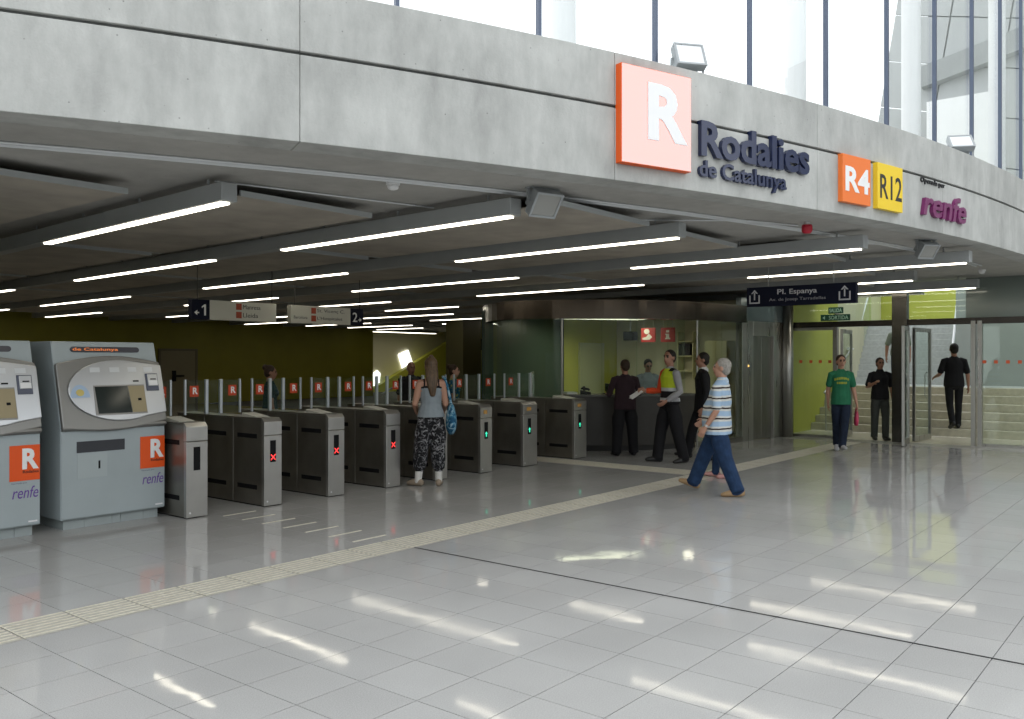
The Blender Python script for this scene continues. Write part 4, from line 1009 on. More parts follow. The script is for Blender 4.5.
# lamps in the office ceiling
a = at_z(612, 326.5, 2.78)
t = thing('office_light', 'slim fluorescent strip under the office ceiling', 'ceiling light', (15.6, 10.2, 2.64), math.radians(-35))
MB().box(-1.0, 1.0, -0.25, 0.25, -0.02, 0).box(-1.0, 1.0, -0.25, -0.235, -0.12, -0.02).box(-1.0, 1.0, 0.235, 0.25, -0.12, -0.02).box(-1.0, -0.985, -0.235, 0.235, -0.12, -0.02).box(0.985, 1.0, -0.235, 0.235, -0.12, -0.02).build('housing', m_rail, t); MB().box(-0.97, 0.97, -0.22, 0.22, -0.027, -0.02).build('diffuser', M('office_diffuser', (0.9, 0.9, 0.8), 0.4, emit=(1.0, 0.95, 0.72), estr=6.5), t)
t = thing('office_light', 'round lamp under the office ceiling near the shelf', 'ceiling light', (17.1, 8.9, 2.64))
MB().lathe([(0.16, 0), (0.16, -0.05)], n=24).build('housing', m_white, t); MB().lathe([(0.13, -0.05), (0.10, -0.065)], n=24).build('diffuser', M('office_diffuser', (0.9, 0.9, 0.8), 0.4, emit=(1.0, 0.95, 0.72), estr=6.5), t)
# desk things behind the counter
q = at_X(597, 14.0, 396)
def on_counter(k, d): 
    p = offs(OS, d)[k]; return (float(p[0]), float(p[1]), 1.02)
p = on_counter(15, 0.45)
t = thing('telephone', 'dark desk telephone on the counter near the gates', 'telephone', p, 0.6)
MB().extr([(-0.1, 0), (0.1, 0), (0.1, 0.07), (-0.1, 0.03)], (0, 0, 0), (0, 1, 0), (0, 0, 1), (1, 0, 0), -0.09, 0.09).build('base', m_black, t, bevel=0.008)
MB().tube([(-0.07, -0.07, 0.07), (-0.07, -0.05, 0.09), (-0.07, 0.06, 0.11), (-0.07, 0.08, 0.09)], 0.02, 8).build('handset', m_black, t)
p = on_counter(18, 0.5)
t = thing('desk_monitor', 'black computer monitor behind the counter', 'monitor', p, 0.75)
MB().box(-0.11, 0.11, -0.08, 0.08, 0, 0.015).build('foot', m_black, t); MB().box(-0.02, 0.02, 0.0, 0.03, 0.015, 0.14).build('stem', m_black, t)
MB().box(-0.2, 0.2, -0.02, 0.02, 0.04, 0.19).build('housing', m_black, t, bevel=0.006); MB().box(-0.19, 0.19, 0.02, 0.022, 0.05, 0.18).build('screen', m_screen, t)
p = on_counter(13, 0.5)
t = thing('paper_tray', 'pale leaflet tray on the left end of the counter', 'tray', p, 0.9)
MB().box(-0.14, 0.14, -0.10, 0.10, 0, 0.008).build('bottom', m_white, t)
for a, b, c, d in ((-0.14, 0.14, -0.10, -0.094), (-0.14, 0.14, 0.094, 0.10), (-0.14, -0.134, -0.094, 0.094), (0.134, 0.14, -0.094, 0.094)):
    MB().box(a, b, c, d, 0.008, 0.035).build('rim', m_white, t)
MB().box(-0.12, 0.12, -0.085, 0.085, 0.008, 0.022).build('leaflet_stack', M('pale_paper', (0.65, 0.63, 0.52), 0.7), t)
# ================================================================== PEOPLE
def nd(v):
    v = np.array(v, float); return v / (np.linalg.norm(v) + 1e-12)
def rx_(a):
    c, s = math.cos(a), math.sin(a); return np.array([[1, 0, 0], [0, c, -s], [0, s, c]])
def rz_(a):
    c, s = math.cos(a), math.sin(a); return np.array([[c, -s, 0], [s, c, 0], [0, 0, 1]])

class Prims:
    def __init__(s): s.mb = MB(); s.items = []
    def loft(s, lab, st, hint=(1, 0, 0), n=14, cap=0.6):
        C = [np.array(a[0], float) for a in st]; RX = [a[1] for a in st]; RY = [a[2] for a in st]
        D = [nd(C[min(i + 1, len(C) - 1)] - C[max(i - 1, 0)]) for i in range(len(C))]
        fr = []
        for d in D:
            h = np.array(hint, float); a = h - (h @ d) * d
            if np.linalg.norm(a) < 0.2: h = np.array([0, 1., 0]); a = h - (h @ d) * d
            a = nd(a); fr.append((a, np.cross(d, a)))
        s.items.append(('L', lab, C, RX, RY, fr))
        if cap:
            r0, r1 = min(RX[0], RY[0]), min(RX[-1], RY[-1])
            C = [C[0] - D[0] * r0 * cap] + [C[0] - D[0] * r0 * cap * 0.75] + C + [C[-1] + D[-1] * r1 * cap * 0.75] + [C[-1] + D[-1] * r1 * cap]
            RX = [RX[0] * 0.3, RX[0] * 0.72] + RX + [RX[-1] * 0.72, RX[-1] * 0.3]; RY = [RY[0] * 0.3, RY[0] * 0.72] + RY + [RY[-1] * 0.72, RY[-1] * 0.3]
            fr = [fr[0]] * 2 + fr + [fr[-1]] * 2
        vs = []
        for c, rx, ry, (a, b) in zip(C, RX, RY, fr):
            vs += [c + rx * math.cos(2 * math.pi * k / n) * a + ry * math.sin(2 * math.pi * k / n) * b for k in range(n)]
        m = len(C); fs = [(i * n + k, i * n + (k + 1) % n, (i + 1) * n + (k + 1) % n, (i + 1) * n + k) for i in range(m - 1) for k in range(n)]
        fs += [tuple(range(n))[::-1], tuple(range((m - 1) * n, m * n))]
        s.mb.add(vs, fs)
    def ball(s, lab, c, r, R=np.eye(3), n=14, m=9):
        c = np.array(c, float); r = np.array(r if hasattr(r, '__len__') else (r, r, r), float)
        s.items.append(('E', lab, c, r, R)); vs = []
        for i in range(m + 1):
            a = math.pi * (i + 0.0) / m; a = min(max(a, 0.02), math.pi - 0.02)
            for k in range(n):
                b = 2 * math.pi * k / n
                vs.append(c + R @ (r * np.array([math.sin(a) * math.cos(b), math.sin(a) * math.sin(b), math.cos(a)])))
        fs = [(i * n + k, (i + 1) * n + k, (i + 1) * n + (k + 1) % n, i * n + (k + 1) % n) for i in range(m) for k in range(n)]
        fs += [tuple(range(n)), tuple(range(m * n, (m + 1) * n))[::-1]]
        s.mb.add(vs, fs)
    def labels(s, P):
        best = np.full(len(P), 1e9); lab = np.zeros(len(P), int); names = []
        for it in s.items:
            if it[1] not in names: names.append(it[1])
            li = names.index(it[1])
            if it[0] == 'E':
                q = (P - it[2]) @ it[4] / it[3]; d = (np.linalg.norm(q, axis=1) - 1) * it[3].min()
                k = d < best; best[k] = d[k]; lab[k] = li
            else:
                C, RX, RY, fr = it[2:]
                for i in range(len(C) - 1):
                    ax = C[i + 1] - C[i]; L = np.linalg.norm(ax)
                    if L < 1e-6: continue
                    ax = ax / L; t = np.clip((P - C[i]) @ ax / L, 0, 1)
                    rel = P - (C[i] + np.outer(t * L, ax)); a, b = fr[i]
                    rx = RX[i] + t * (RX[i + 1] - RX[i]); ry = RY[i] + t * (RY[i + 1] - RY[i])
                    x = rel @ a; y = rel @ b; z = rel @ ax; mr = np.minimum(rx, ry)
                    d = (np.sqrt((x / rx) ** 2 + (y / ry) ** 2 + (z / (mr * 0.6)) ** 2) - 1) * mr
                    k = d < best; best[k] = d[k]; lab[k] = li
        return lab, names

PART = {'shirt': 'shirt', 'trousers': 'trousers', 'hair': 'hair', 'shoe_r': 'shoe', 'shoe_l': 'shoe', 'vest': 'vest', 'sock_r': 'sock', 'sock_l': 'sock', 'belt': 'belt', 'epaulette_r': 'epaulette', 'epaulette_l': 'epaulette', 'band_low': 'reflective_band', 'strap': 'strap', 'collar': 'collar', 'print': 'shirt_print', 'print_low': 'shirt_print', 'band': 'reflective_band', 'sleeve': 'sleeve'}

def person(label, loc, phi, H, mats, pose=None, bw=1.0, sleeve=0.45, hem=0.90, belly=0.0, hair='short', female=False, tank=False,
           long_top=False, shoe_up=0.0, trouser_end=1.0, trouser_w=1.0, voxel=0.009, override=None, extra=None, group=None, glasses=False):
    p = dict(lean=0, armR=((0.12, 0.02, -1), (0.05, 0.15, -1)), armL=((-0.12, 0.02, -1), (-0.05, 0.15, -1)),
             legR=((0.03, 0.02, -1), (0.02, -0.02, -1), 0), legL=((-0.03, 0.02, -1), (-0.02, -0.02, -1), 0), yaw=0, pitch=0, palmR=(0, 1, 0), palmL=(0, 1, 0), curl=0.5, footyaw=(8, -8), twist=0)
    p.update(pose or {})
    s = H / 1.72
    Q = Prims(); ln = math.radians(p['lean'])
    RL = rx_(-ln) @ rz_(math.radians(p['twist']))
    def sp(x, y, z):                              # a point of the torso, leant about the pelvis
        return np.array([0, 0, 0.93]) + RL @ np.array([x, y, z - 0.93]) if z > 0.93 else np.array([x, y, z])
    hw = 0.162 if female else 0.178
    hw *= bw; hip = (0.168 if female else 0.16) * bw; waist = (0.128 if female else 0.15) * bw
    # pelvis and torso
    Q.loft('trousers', [((0, 0, .85), .13 * bw, .10), ((0, 0, .91), hip, .122), (sp(0, 0, .98), hip * .97, .118), (sp(0, 0, 1.05), waist, .105)])
    hemr = hip + 0.026
    tor = [(sp(0, belly * .3, hem), hemr, .142 + belly * .5), (sp(0, belly * .6, 1.0), (hemr + waist) / 2 + .012, .128 + belly * .8), (sp(0, belly * .6, 1.10), waist + .014, .115 + belly * .8),
           (sp(0, 0.005, 1.22), hw * .90, .118 + belly * .3), (sp(0, 0.008, 1.31), hw * .98, .12)]
    if not tank: tor += [(sp(0, 0, 1.375), hw * .84, .098), (sp(0, -0.003, 1.415), hw * .62, .078), (sp(0, -0.008, 1.445), hw * .42, .066)]
    Q.loft('shirt', tor, cap=0.25)
    if tank: Q.loft('skin', [(sp(0, 0.0, 1.28), hw * .96, .105), (sp(0, 0, 1.38), hw * .92, .088), (sp(0, -0.005, 1.43), hw * .6, .07), (sp(0, -0.01, 1.46), .07, .06)], cap=0.3)
    if female:
        for q in (-1, 1): Q.ball('shirt', sp(q * .07, .085, 1.26), (.06, .055, .06))
    Q.loft('skin', [(sp(0, -0.012, 1.42), .062, .06), (sp(0, -0.005, 1.47), .054, .056), (sp(0, 0.008, 1.55), .052, .056)], cap=0.3)
    if 'collar' in mats:
        Q.loft('collar', [(sp(0, -0.012, 1.425), .085, .075), (sp(0, -0.008, 1.47), .064, .066)], cap=0.1)
    # arms
    for sd, key, pk in ((1, 'armR', 'palmR'), (-1, 'armL', 'palmL')):
        S = sp(sd * hw, 0, 1.372); U, Fv = (RL @ nd(p[key][0])), (RL @ nd(p[key][1]))
        E = S + U * .285; Wp = E + Fv * .245
        inn = sp(sd * hw * .58, 0, 1.385)
        Q.loft('skin', [(S, .05, .052), (S + U * .12, .046, .048), (E, .038, .04), (E + Fv * .08, .038, .038), (Wp, .026, .024)], hint=p[pk])
        if sleeve > 0:
            lab = mats.get('_sleeve%s' % ('R' if sd == 1 else 'L'), 'shirt')
            k = min(1.0, sleeve / 0.5)
            stt = [(inn, .062, .062), (S, .056, .058)]
            if sleeve <= 0.5: stt += [(S + U * .285 * k * .6, .056, .058), (S + U * .285 * k, .058, .06)]
            else:
                f = (sleeve - .5) / .5
                stt += [(S + U * .15, .053, .055), (E, .048, .05), (E + Fv * .245 * f * .5, .047, .047), (E + Fv * .245 * f, .038, .038)]
            Q.loft(lab, stt, hint=p[pk], cap=0.15)
        else: Q.loft('skin', [(inn, .05, .05), (S, .052, .054)], hint=p[pk])
        # hand: palm, four fingers and a thumb
        a = np.array(p[pk], float); a = nd(a - (a @ Fv) * Fv); b = np.cross(Fv, a)
        if (b @ (RL @ np.array([-sd, 0, 0]))) < 0: b = -b       # palm side
        Q.loft('skin', [(Wp, .025, .02), (Wp + Fv * .03, .033, .018), (Wp + Fv * .085, .038, .016)], hint=a)
        cu = p['curl']
        for j, (o, l) in enumerate(((-.029, .058), (-.0095, .068), (.0095, .074), (.029, .066))):
            k0 = Wp + Fv * .082 + a * o * 1.05; d1 = nd(Fv + b * cu * .5 + a * o * 3); k1 = k0 + d1 * l * .5; d2 = nd(Fv + b * cu * 1.6); k2 = k1 + d2 * l * .5
            Q.loft('skin', [(k0, .0095, .0095), (k1, .0088, .0088), (k2, .0075, .0075)], n=8)
        t0 = Wp + Fv * .025 + a * .028; d1 = nd(Fv * .75 + a * .6 + b * .3); Q.loft('skin', [(t0, .012, .012), (t0 + d1 * .04, .0105, .0105), (t0 + d1 * .04 + nd(Fv + b * .4) * .03, .009, .009)], n=8)
        if extra and 'wrist' in extra and sd == extra['wrist'][0]: extra['_wrist'] = (Wp - Fv * .025, Fv)
        p['hand' + ('R' if sd == 1 else 'L')] = Wp + Fv * .10 + b * .02
    # legs
    for sd, key, lb in ((1, 'legR', 'r'), (-1, 'legL', 'l')):
        Hp = np.array([sd * .088 * bw, 0, .89]); T, Sh, fp = nd(p[key][0]), nd(p[key][1]), math.radians(p[key][2])
        K = Hp + T * .41; A = K + Sh * .395
        tw = trouser_w
        if trouser_end < 1:
            Q.loft('skin', [(K, .05, .05), (K + Sh * .2, .052, .052), (A, .034, .036)])
            e = K + Sh * .395 * trouser_end
            Q.loft('trousers', [(Hp, .092, .1), (Hp + T * .2, .082 * tw, .085 * tw), (K, .068 * tw, .072 * tw), ((K + e) / 2, .068 * tw, .07 * tw), (e, .056 * tw, .058 * tw)], cap=0.2)
        else:
            Q.loft('trousers', [(Hp, .082, .09), (Hp + T * .2, .078 * tw, .085 * tw), (K, .064 * tw, .07 * tw), (K + Sh * .2, .06 * tw, .066 * tw), (A - Sh * .03, .056 * tw, .062 * tw), (A + Sh * .02, .058 * tw, .066 * tw)], cap=0.15)
        if shoe_up: Q.loft('sock_' + lb, [(A - Sh * shoe_up, .052, .054), (A - Sh * .03, .046, .05), (A + Sh * .03, .04, .046)], cap=0.2)
        yw = math.radians(p['footyaw'][0 if sd == 1 else 1]); fd = rz_(-yw) @ np.array([0, math.cos(fp), math.sin(fp)]); fu = rz_(-yw) @ np.array([0, -math.sin(fp), math.cos(fp)])
        base = A - fu * .08
        sl = 'shoe_' + lb
        Q.loft(sl, [(base - fd * .075 + fu * .04, .028, .034), (base - fd * .045 + fu * .045, .037, .045), (base + fd * .03 + fu * .048, .041, .048), (base + fd * .10 + fu * .036, .046, .036), (base + fd * .155 + fu * .028, .041, .028), (base + fd * .19 + fu * .022, .022, .02)], hint=rz_(-yw) @ np.array([1., 0, 0]), cap=0.4)
    # head
    Rh = RL @ rz_(math.radians(p['yaw'])) @ rx_(math.radians(-p['pitch'])); hc = sp(0, 0.015, 1.60)
    def hb(lab, c, r): Q.ball(lab, hc + Rh @ np.array(c), r, Rh)
    hb('skin', (0, -.012, .025), (.075, .095, .092)); hb('skin', (0, .022, -.035), (.059, .068, .082)); hb('skin', (0, .03, -.09), (.03, .04, .03))
    hb('skin', (0, .094, -.014), (.012, .019, .022)); hb('skin', (0, .088, .008), (.009, .014, .03))
    for q in (-1, 1):
        hb('skin', (q * .077, -.012, -.005), (.012, .021, .031)); hb('eye', (q * .030, .079, .012), (.013, .011, .008)); hb('hair' if hair != 'bald' else 'skin', (q * .03, .082, .032), (.02, .008, .006))
    hb('lip', (0, .084, -.06), (.023, .011, .008))
    if hair == 'short':
        hb('hair', (0, -.026, .042), (.083, .094, .088)); hb('hair', (0, -.055, -.005), (.076, .058, .078))
    elif hair == 'long':
        hb('hair', (0, -.026, .042), (.087, .096, .090)); hb('hair', (0, -.05, -.02), (.085, .065, .10))
        b0 = hc + Rh @ np.array([0, -.07, -.04])
        Q.loft('hair', [(b0, .085, .05), (sp(0, -.105, 1.45), .085, .04), (sp(0, -.125, 1.33), .06, .032), (sp(.01, -.125, 1.22), .03, .022)])
        hb('hair', (0.0, -.06, .125), (.03, .025, .03))
    elif hair == 'bun':
        hb('hair', (0, -.026, .042), (.083, .094, .090)); hb('hair', (0, -.055, -.005), (.076, .058, .075)); hb('hair', (0, -.10, .085), (.05, .045, .05))
    elif hair == 'bald':
        hb('hair', (0, -.062, -.02), (.074, .044, .05))
    if glasses:
        for q in (-1, 1): hb('eye', (q * .032, .086, .012), (.026, .008, .016))
    mb = Q.mb
    me = mb.mesh('tmp', m_black); ob = bpy.data.objects.new('tmp', me); COL.objects.link(ob)
    rm = ob.modifiers.new('r', 'REMESH'); rm.mode = 'VOXEL'; rm.voxel_size = voxel; rm.adaptivity = 0
    sm = ob.modifiers.new('s', 'SMOOTH'); sm.factor = 0.5; sm.iterations = 2
    dg = bpy.context.evaluated_depsgraph_get(); body = bpy.data.meshes.new_from_object(ob.evaluated_get(dg))
    bpy.data.objects.remove(ob); bpy.data.meshes.remove(me)
    nv = len(body.vertices); V = np.zeros(nv * 3); body.vertices.foreach_get('co', V); V = V.reshape(-1, 3)
    nf = len(body.polygons); FC = np.zeros(nf * 3); body.polygons.foreach_get('center', FC); FC = FC.reshape(-1, 3)
    lab, names = Q.labels(FC)
    if 'shirt' in names and 'trousers' in names:                     # clean hem line
        si, ti = names.index('shirt'), names.index('trousers'); core = abs(FC[:, 0]) < hemr + 0.012
        lab[core & (lab == ti) & (FC[:, 2] > hem)] = si; lab[core & (lab == si) & (FC[:, 2] <= hem)] = ti
    if override:
        lab, names = override(FC, lab, names)
    NV = np.zeros(nv * 3); body.vertices.foreach_get('normal', NV); NV = NV.reshape(-1, 3)
    z0 = V[:, 2].min(); body.materials.clear()
    def loc_(v): return (v - np.array([0, 0, z0])) * s
    body.vertices.foreach_set('co', loc_(V).ravel())
    for nme in names: body.materials.append(mats.get(nme, mats.get('_' + nme, MATS.get('person_' + nme) or m_black)))
    body.polygons.foreach_set('material_index', lab); body.polygons.foreach_set('use_smooth', [True] * nf); body.update()
    body.name = 'person'
    o = link('person', body, None, loc, math.radians(phi - 90)); tag(o, label, 'person', group)
    # clothing and hair as shells over the body
    fl = np.zeros(len(body.loops), int); body.loops.foreach_get('vertex_index', fl)
    ls = np.zeros(nf, int); body.polygons.foreach_get('loop_start', ls); lt = np.zeros(nf, int); body.polygons.foreach_get('loop_total', lt)
    for i, nme in enumerate(names):
        if nme not in PART: continue
        idx = np.where(lab == i)[0]
        if len(idx) < 12: continue
        faces = [fl[ls[k]:ls[k] + lt[k]] for k in idx]
        used = np.unique(np.concatenate(faces)); mp = np.full(nv, -1); mp[used] = np.arange(len(used))
        vv = loc_(V[used] + NV[used] * 0.003)
        sh = bpy.data.meshes.new(PART[nme]); sh.from_pydata([tuple(q) for q in vv], [], [tuple(int(mp[j]) for j in f) for f in faces])
        sh.materials.append(body.materials[i]); sh.polygons.foreach_set('use_smooth', [True] * len(sh.polygons)); sh.update()
        link(PART[nme], sh, o)
    W = Matrix.Translation(loc) @ Matrix.Rotation(math.radians(phi - 90), 4, 'Z')
    o['_'] = 0; del o['_']
    info = {k: tuple(W @ Vector(loc_(p[k]))) for k in ('handR', 'handL')}
    info['local'] = {k: loc_(p[k]) for k in ('handR', 'handL')}
    if extra and '_wrist' in extra: info['wrist'] = (loc_(extra['_wrist'][0]), extra['_wrist'][1])
    return o, info

# cloth and skin
def pm(name, col, rough=0.8, var=0.12, vs=9): return M(name, col, rough, spec=0.25, var=var, vscale=vs, bump=0.12, bscale=25)
sk_a = M('skin_light', (0.46, 0.25, 0.17), 0.5, var=0.05); sk_b = M('skin_tan', (0.34, 0.17, 0.11), 0.5, var=0.05); sk_c = M('skin_dark_tan', (0.24, 0.12, 0.08), 0.5, var=0.05)
M('person_eye', (0.02, 0.015, 0.012), 0.3); M('person_lip', (0.26, 0.09, 0.07), 0.5)
h_grey = pm('grey_hair', (0.30, 0.28, 0.25), 0.6, 0.3, 40); h_black = pm('black_hair', (0.015, 0.012, 0.01), 0.5, 0.3, 40); h_brown = pm('dark_brown_hair', (0.035, 0.02, 0.012), 0.5, 0.3, 40)
h_blond = M('blond_brown_hair', (0.085, 0.05, 0.024), 0.5, var=0.6, vscale=9, stretch=(9, 9, 0.8))
jeans = pm('blue_denim', (0.016, 0.038, 0.09), 0.85, 0.25, 14); djeans = pm('dark_denim', (0.014, 0.022, 0.042), 0.85, 0.2, 14)
black_c = pm('black_cloth', (0.010, 0.010, 0.012)); black_s = M('black_leather', (0.01, 0.01, 0.01), 0.35)

def ramp_mat(name, kind):
    m = bpy.data.materials.new(name); m.use_nodes = True; nt = m.node_tree; b = nt.nodes['Principled BSDF']; L = nt.links.new
    b.inputs['Roughness'].default_value = 0.85; b.inputs['Specular IOR Level'].default_value = 0.2
    tc = nt.nodes.new('ShaderNodeTexCoord'); r = nt.nodes.new('ShaderNodeValToRGB')
    if kind == 'stripe':
        sp_ = nt.nodes.new('ShaderNodeSeparateXYZ'); L(tc.outputs['Object'], sp_.inputs[0])
        nz = nt.nodes.new('ShaderNodeTexNoise'); nz.inputs['Scale'].default_value = 5; L(tc.outputs['Object'], nz.inputs['Vector'])
        w = nt.nodes.new('ShaderNodeMath'); w.operation = 'MULTIPLY_ADD'; w.inputs[1].default_value = 0.03; L(nz.outputs[0], w.inputs[0]); L(sp_.outputs['Z'], w.inputs[2])
        d = nt.nodes.new('ShaderNodeMath'); d.operation = 'DIVIDE'; d.inputs[1].default_value = 0.125; L(w.outputs[0], d.inputs[0])
        f = nt.nodes.new('ShaderNodeMath'); f.operation = 'FRACT'; L(d.outputs[0], f.inputs[0]); L(f.outputs[0], r.inputs[0])
        cr = r.color_ramp; cr.interpolation = 'CONSTANT'
        lb = (0.34, 0.47, 0.62, 1); wh = (0.62, 0.62, 0.58, 1); br = (0.035, 0.02, 0.02, 1)
        cr.elements[0].position = 0; cr.elements[0].color = lb; cr.elements[1].position = 0.40; cr.elements[1].color = wh
        for pos, c in ((0.60, br), (0.75, wh), (0.92, lb)):
            e = cr.elements.new(pos); e.color = c
    elif kind == 'marble':
        n = nt.nodes.new('ShaderNodeTexNoise'); n.inputs['Scale'].default_value = 15; n.inputs['Detail'].default_value = 6; n.inputs['Distortion'].default_value = 2.0
        L(tc.outputs['Object'], n.inputs['Vector']); L(n.outputs[0], r.inputs[0]); cr = r.color_ramp
        cr.elements[0].position = 0.50; cr.elements[0].color = (0.012, 0.012, 0.014, 1); cr.elements[1].position = 0.70; cr.elements[1].color = (0.36, 0.36, 0.38, 1)
    elif kind == 'bluebag':
        n = nt.nodes.new('ShaderNodeTexNoise'); n.inputs['Scale'].default_value = 14; n.inputs['Detail'].default_value = 4; n.inputs['Distortion'].default_value = 1.5
        L(tc.outputs['Object'], n.inputs['Vector']); L(n.outputs[0], r.inputs[0]); cr = r.color_ramp
        cr.elements[0].position = 0.42; cr.elements[0].color = (0.02, 0.09, 0.18, 1); cr.elements[1].position = 0.62; cr.elements[1].color = (0.35, 0.50, 0.58, 1)
        e = cr.elements.new(0.5); e.color = (0.04, 0.20, 0.33, 1)
    elif kind == 'bluetop':
        n = nt.nodes.new('ShaderNodeTexVoronoi'); n.inputs['Scale'].default_value = 18
        L(tc.outputs['Object'], n.inputs['Vector']); L(n.outputs['Distance'], r.inputs[0]); cr = r.color_ramp
        cr.elements[0].position = 0.25; cr.elements[0].color = (0.30, 0.32, 0.10, 1); cr.elements[1].position = 0.45; cr.elements[1].color = (0.01, 0.09, 0.17, 1)
    L(r.outputs[0], b.inputs['Base Color']); MATS[name] = m
    return m
stripe = ramp_mat('striped_polo_cloth', 'stripe'); marble = ramp_mat('black_white_print', 'marble'); bluebag = ramp_mat('blue_print_bag', 'bluebag'); bluetop = ramp_mat('blue_print_top', 'bluetop')

def gp(px, py):                                   # floor point under a picture point
    return at_z(px, py, 0.0)

# 1 elderly man in a striped polo, walking to the left
o, inf = person('grey-haired man in striped light blue polo and jeans walking left', (9.93, 4.75, 0), 102, 1.71,
    {'skin': sk_a, 'hair': h_grey, 'shirt': stripe, 'collar': pm('pale_blue_collar', (0.45, 0.55, 0.65)), 'trousers': jeans, 'shoe_r': pm('tan_shoe', (0.36, 0.24, 0.13)), 'shoe_l': pm('tan_shoe', (0.36, 0.24, 0.13))},
    dict(lean=-4, legR=((0.02, 0.56, -1), (0.02, 0.40, -1), 16), legL=((-0.02, -0.27, -1), (-0.02, -0.40, -1), -4), armL=((-0.16, -0.10, -1), (-0.03, 0.55, -1)), armR=((0.10, 0.22, -1), (0.0, 0.85, -0.8)), yaw=4, pitch=0),
    bw=1.3, belly=0.06, hem=0.79, trouser_w=1.3, voxel=0.0075, extra={'wrist': (-1,)})
wp, wf = inf['wrist']
mb = MB().tube([Vector(wp) - Vector(wf) * 0.012, Vector(wp) + Vector(wf) * 0.012], 0.033, 16); mb.build('wristwatch', M('steel_watch', (0.6, 0.6, 0.58), 0.3, 0.8), o)
# 2 person walking hidden behind him
person('person in blue jeans and pink shoes mostly hidden behind the striped man', (11.37, 5.39, 0), 118, 1.42,
    {'skin': sk_a, 'hair': h_brown, 'shirt': pm('pale_shirt', (0.4, 0.4, 0.42)), 'trousers': jeans, 'shoe_r': pm('pink_shoe', (0.55, 0.30, 0.28)), 'shoe_l': pm('pink_shoe', (0.55, 0.30, 0.28))},
    dict(legR=((0.02, 0.20, -1), (0.02, 0.06, -1), 4), legL=((-0.02, -0.08, -1), (-0.02, -0.16, -1), 0)), female=True, voxel=0.011)
# 3 woman at the gate, seen from behind
def ov_woman(P, lab, names):
    names = list(names)
    for n_ in ('strap',):
        if n_ not in names: names.append(n_)
    sk = names.index('skin'); sh = names.index('shirt')
    back = (P[:, 1] < 0.12) & (P[:, 2] > 1.28) & (P[:, 2] < 1.46)
    st_ = ((abs(abs(P[:, 0]) - (0.095 + 0.25 * (1.40 - P[:, 2]) * 0)) < 0.010) & (P[:, 2] > 1.27) & (P[:, 2] < 1.47)) & (lab == sk)
    lab[st_] = names.index('strap')
    rim = (lab == sh) & (P[:, 2] > 1.312) & (P[:, 2] < 1.345) & (abs(P[:, 0]) < 0.15); lab[rim] = names.index('strap')
    return lab, names
wx, wy = gp(431, 486)
o, inf = person('long-haired woman in grey camisole and patterned trousers at a ticket gate', (wx, wy, 0), 52, 1.69,
    {'skin': sk_a, 'hair': h_blond, 'shirt': pm('grey_camisole', (0.26, 0.30, 0.33)), 'strap': black_c, 'trousers': marble, 'shoe_r': pm('beige_sandal', (0.30, 0.24, 0.18)), 'shoe_l': pm('beige_sandal', (0.30, 0.24, 0.18)),
     'sock_r': pm('white_legwarmer', (0.62, 0.61, 0.58)), 'sock_l': pm('white_legwarmer', (0.62, 0.61, 0.58))},
    dict(legR=((0.03, 0.0, -1), (0.02, -0.03, -1), 0), legL=((-0.12, 0.04, -1), (-0.10, -0.03, -1), 0), armL=((-0.22, 0.02, -1), (0.15, 0.75, -0.35)), armR=((0.16, 0.05, -1), (0.05, 0.8, -0.3)), footyaw=(14, -40), pitch=6),
    bw=0.95, sleeve=0, hem=0.93, female=True, tank=True, hair='long', shoe_up=0.20, trouser_end=0.62, trouser_w=1.42, voxel=0.0075, override=ov_woman)
bx, by = wx + 0.10, wy - 0.02
# her shoulder bag
rgt = np.array([math.sin(math.radians(52)), -math.cos(math.radians(52))])      # her right-hand side
c = np.array([wx, wy]) + rgt * 0.27
t = thing('shoulder_bag', 'blue patterned cloth shoulder bag hanging at the woman\'s right side', 'bag', (c[0], c[1], 0.66), math.radians(52 - 90))
prof = [(0.0, 0.0, 0.02, 0.03), (0.0, 0.05, 0.06, 0.13), (0, 0.14, 0.075, 0.16), (0, 0.24, 0.07, 0.145), (0, 0.34, 0.05, 0.10), (0, 0.42, 0.028, 0.045)]
m = MB(); n_ = 18; vs = []
for (_, z, rx, ry) in prof: vs += [(rx * math.cos(2 * math.pi * k / n_) * (1 + .06 * math.sin(5 * k)), ry * math.sin(2 * math.pi * k / n_), z) for k in range(n_)]
fs = [(i * n_ + k, i * n_ + (k + 1) % n_, (i + 1) * n_ + (k + 1) % n_, (i + 1) * n_ + k) for i in range(len(prof) - 1) for k in range(n_)] + [tuple(range(n_))[::-1], tuple(range((len(prof) - 1) * n_, len(prof) * n_))]
m.add(vs, fs); b_ = m.build('pouch', bluebag, t, smooth=True); b_.modifiers.new('s', 'SUBSURF').levels = 1; b_.modifiers['s'].render_levels = 1
MB().tube([(0.0, 0.0, 0.40), (-0.045, -0.02, 0.60), (-0.09, -0.02, 0.765), (-0.11, 0.01, 0.772), (-0.09, 0.06, 0.72), (-0.04, 0.05, 0.58), (0.0, 0.0, 0.41)], 0.016, 8).build('strap', bluebag, t)
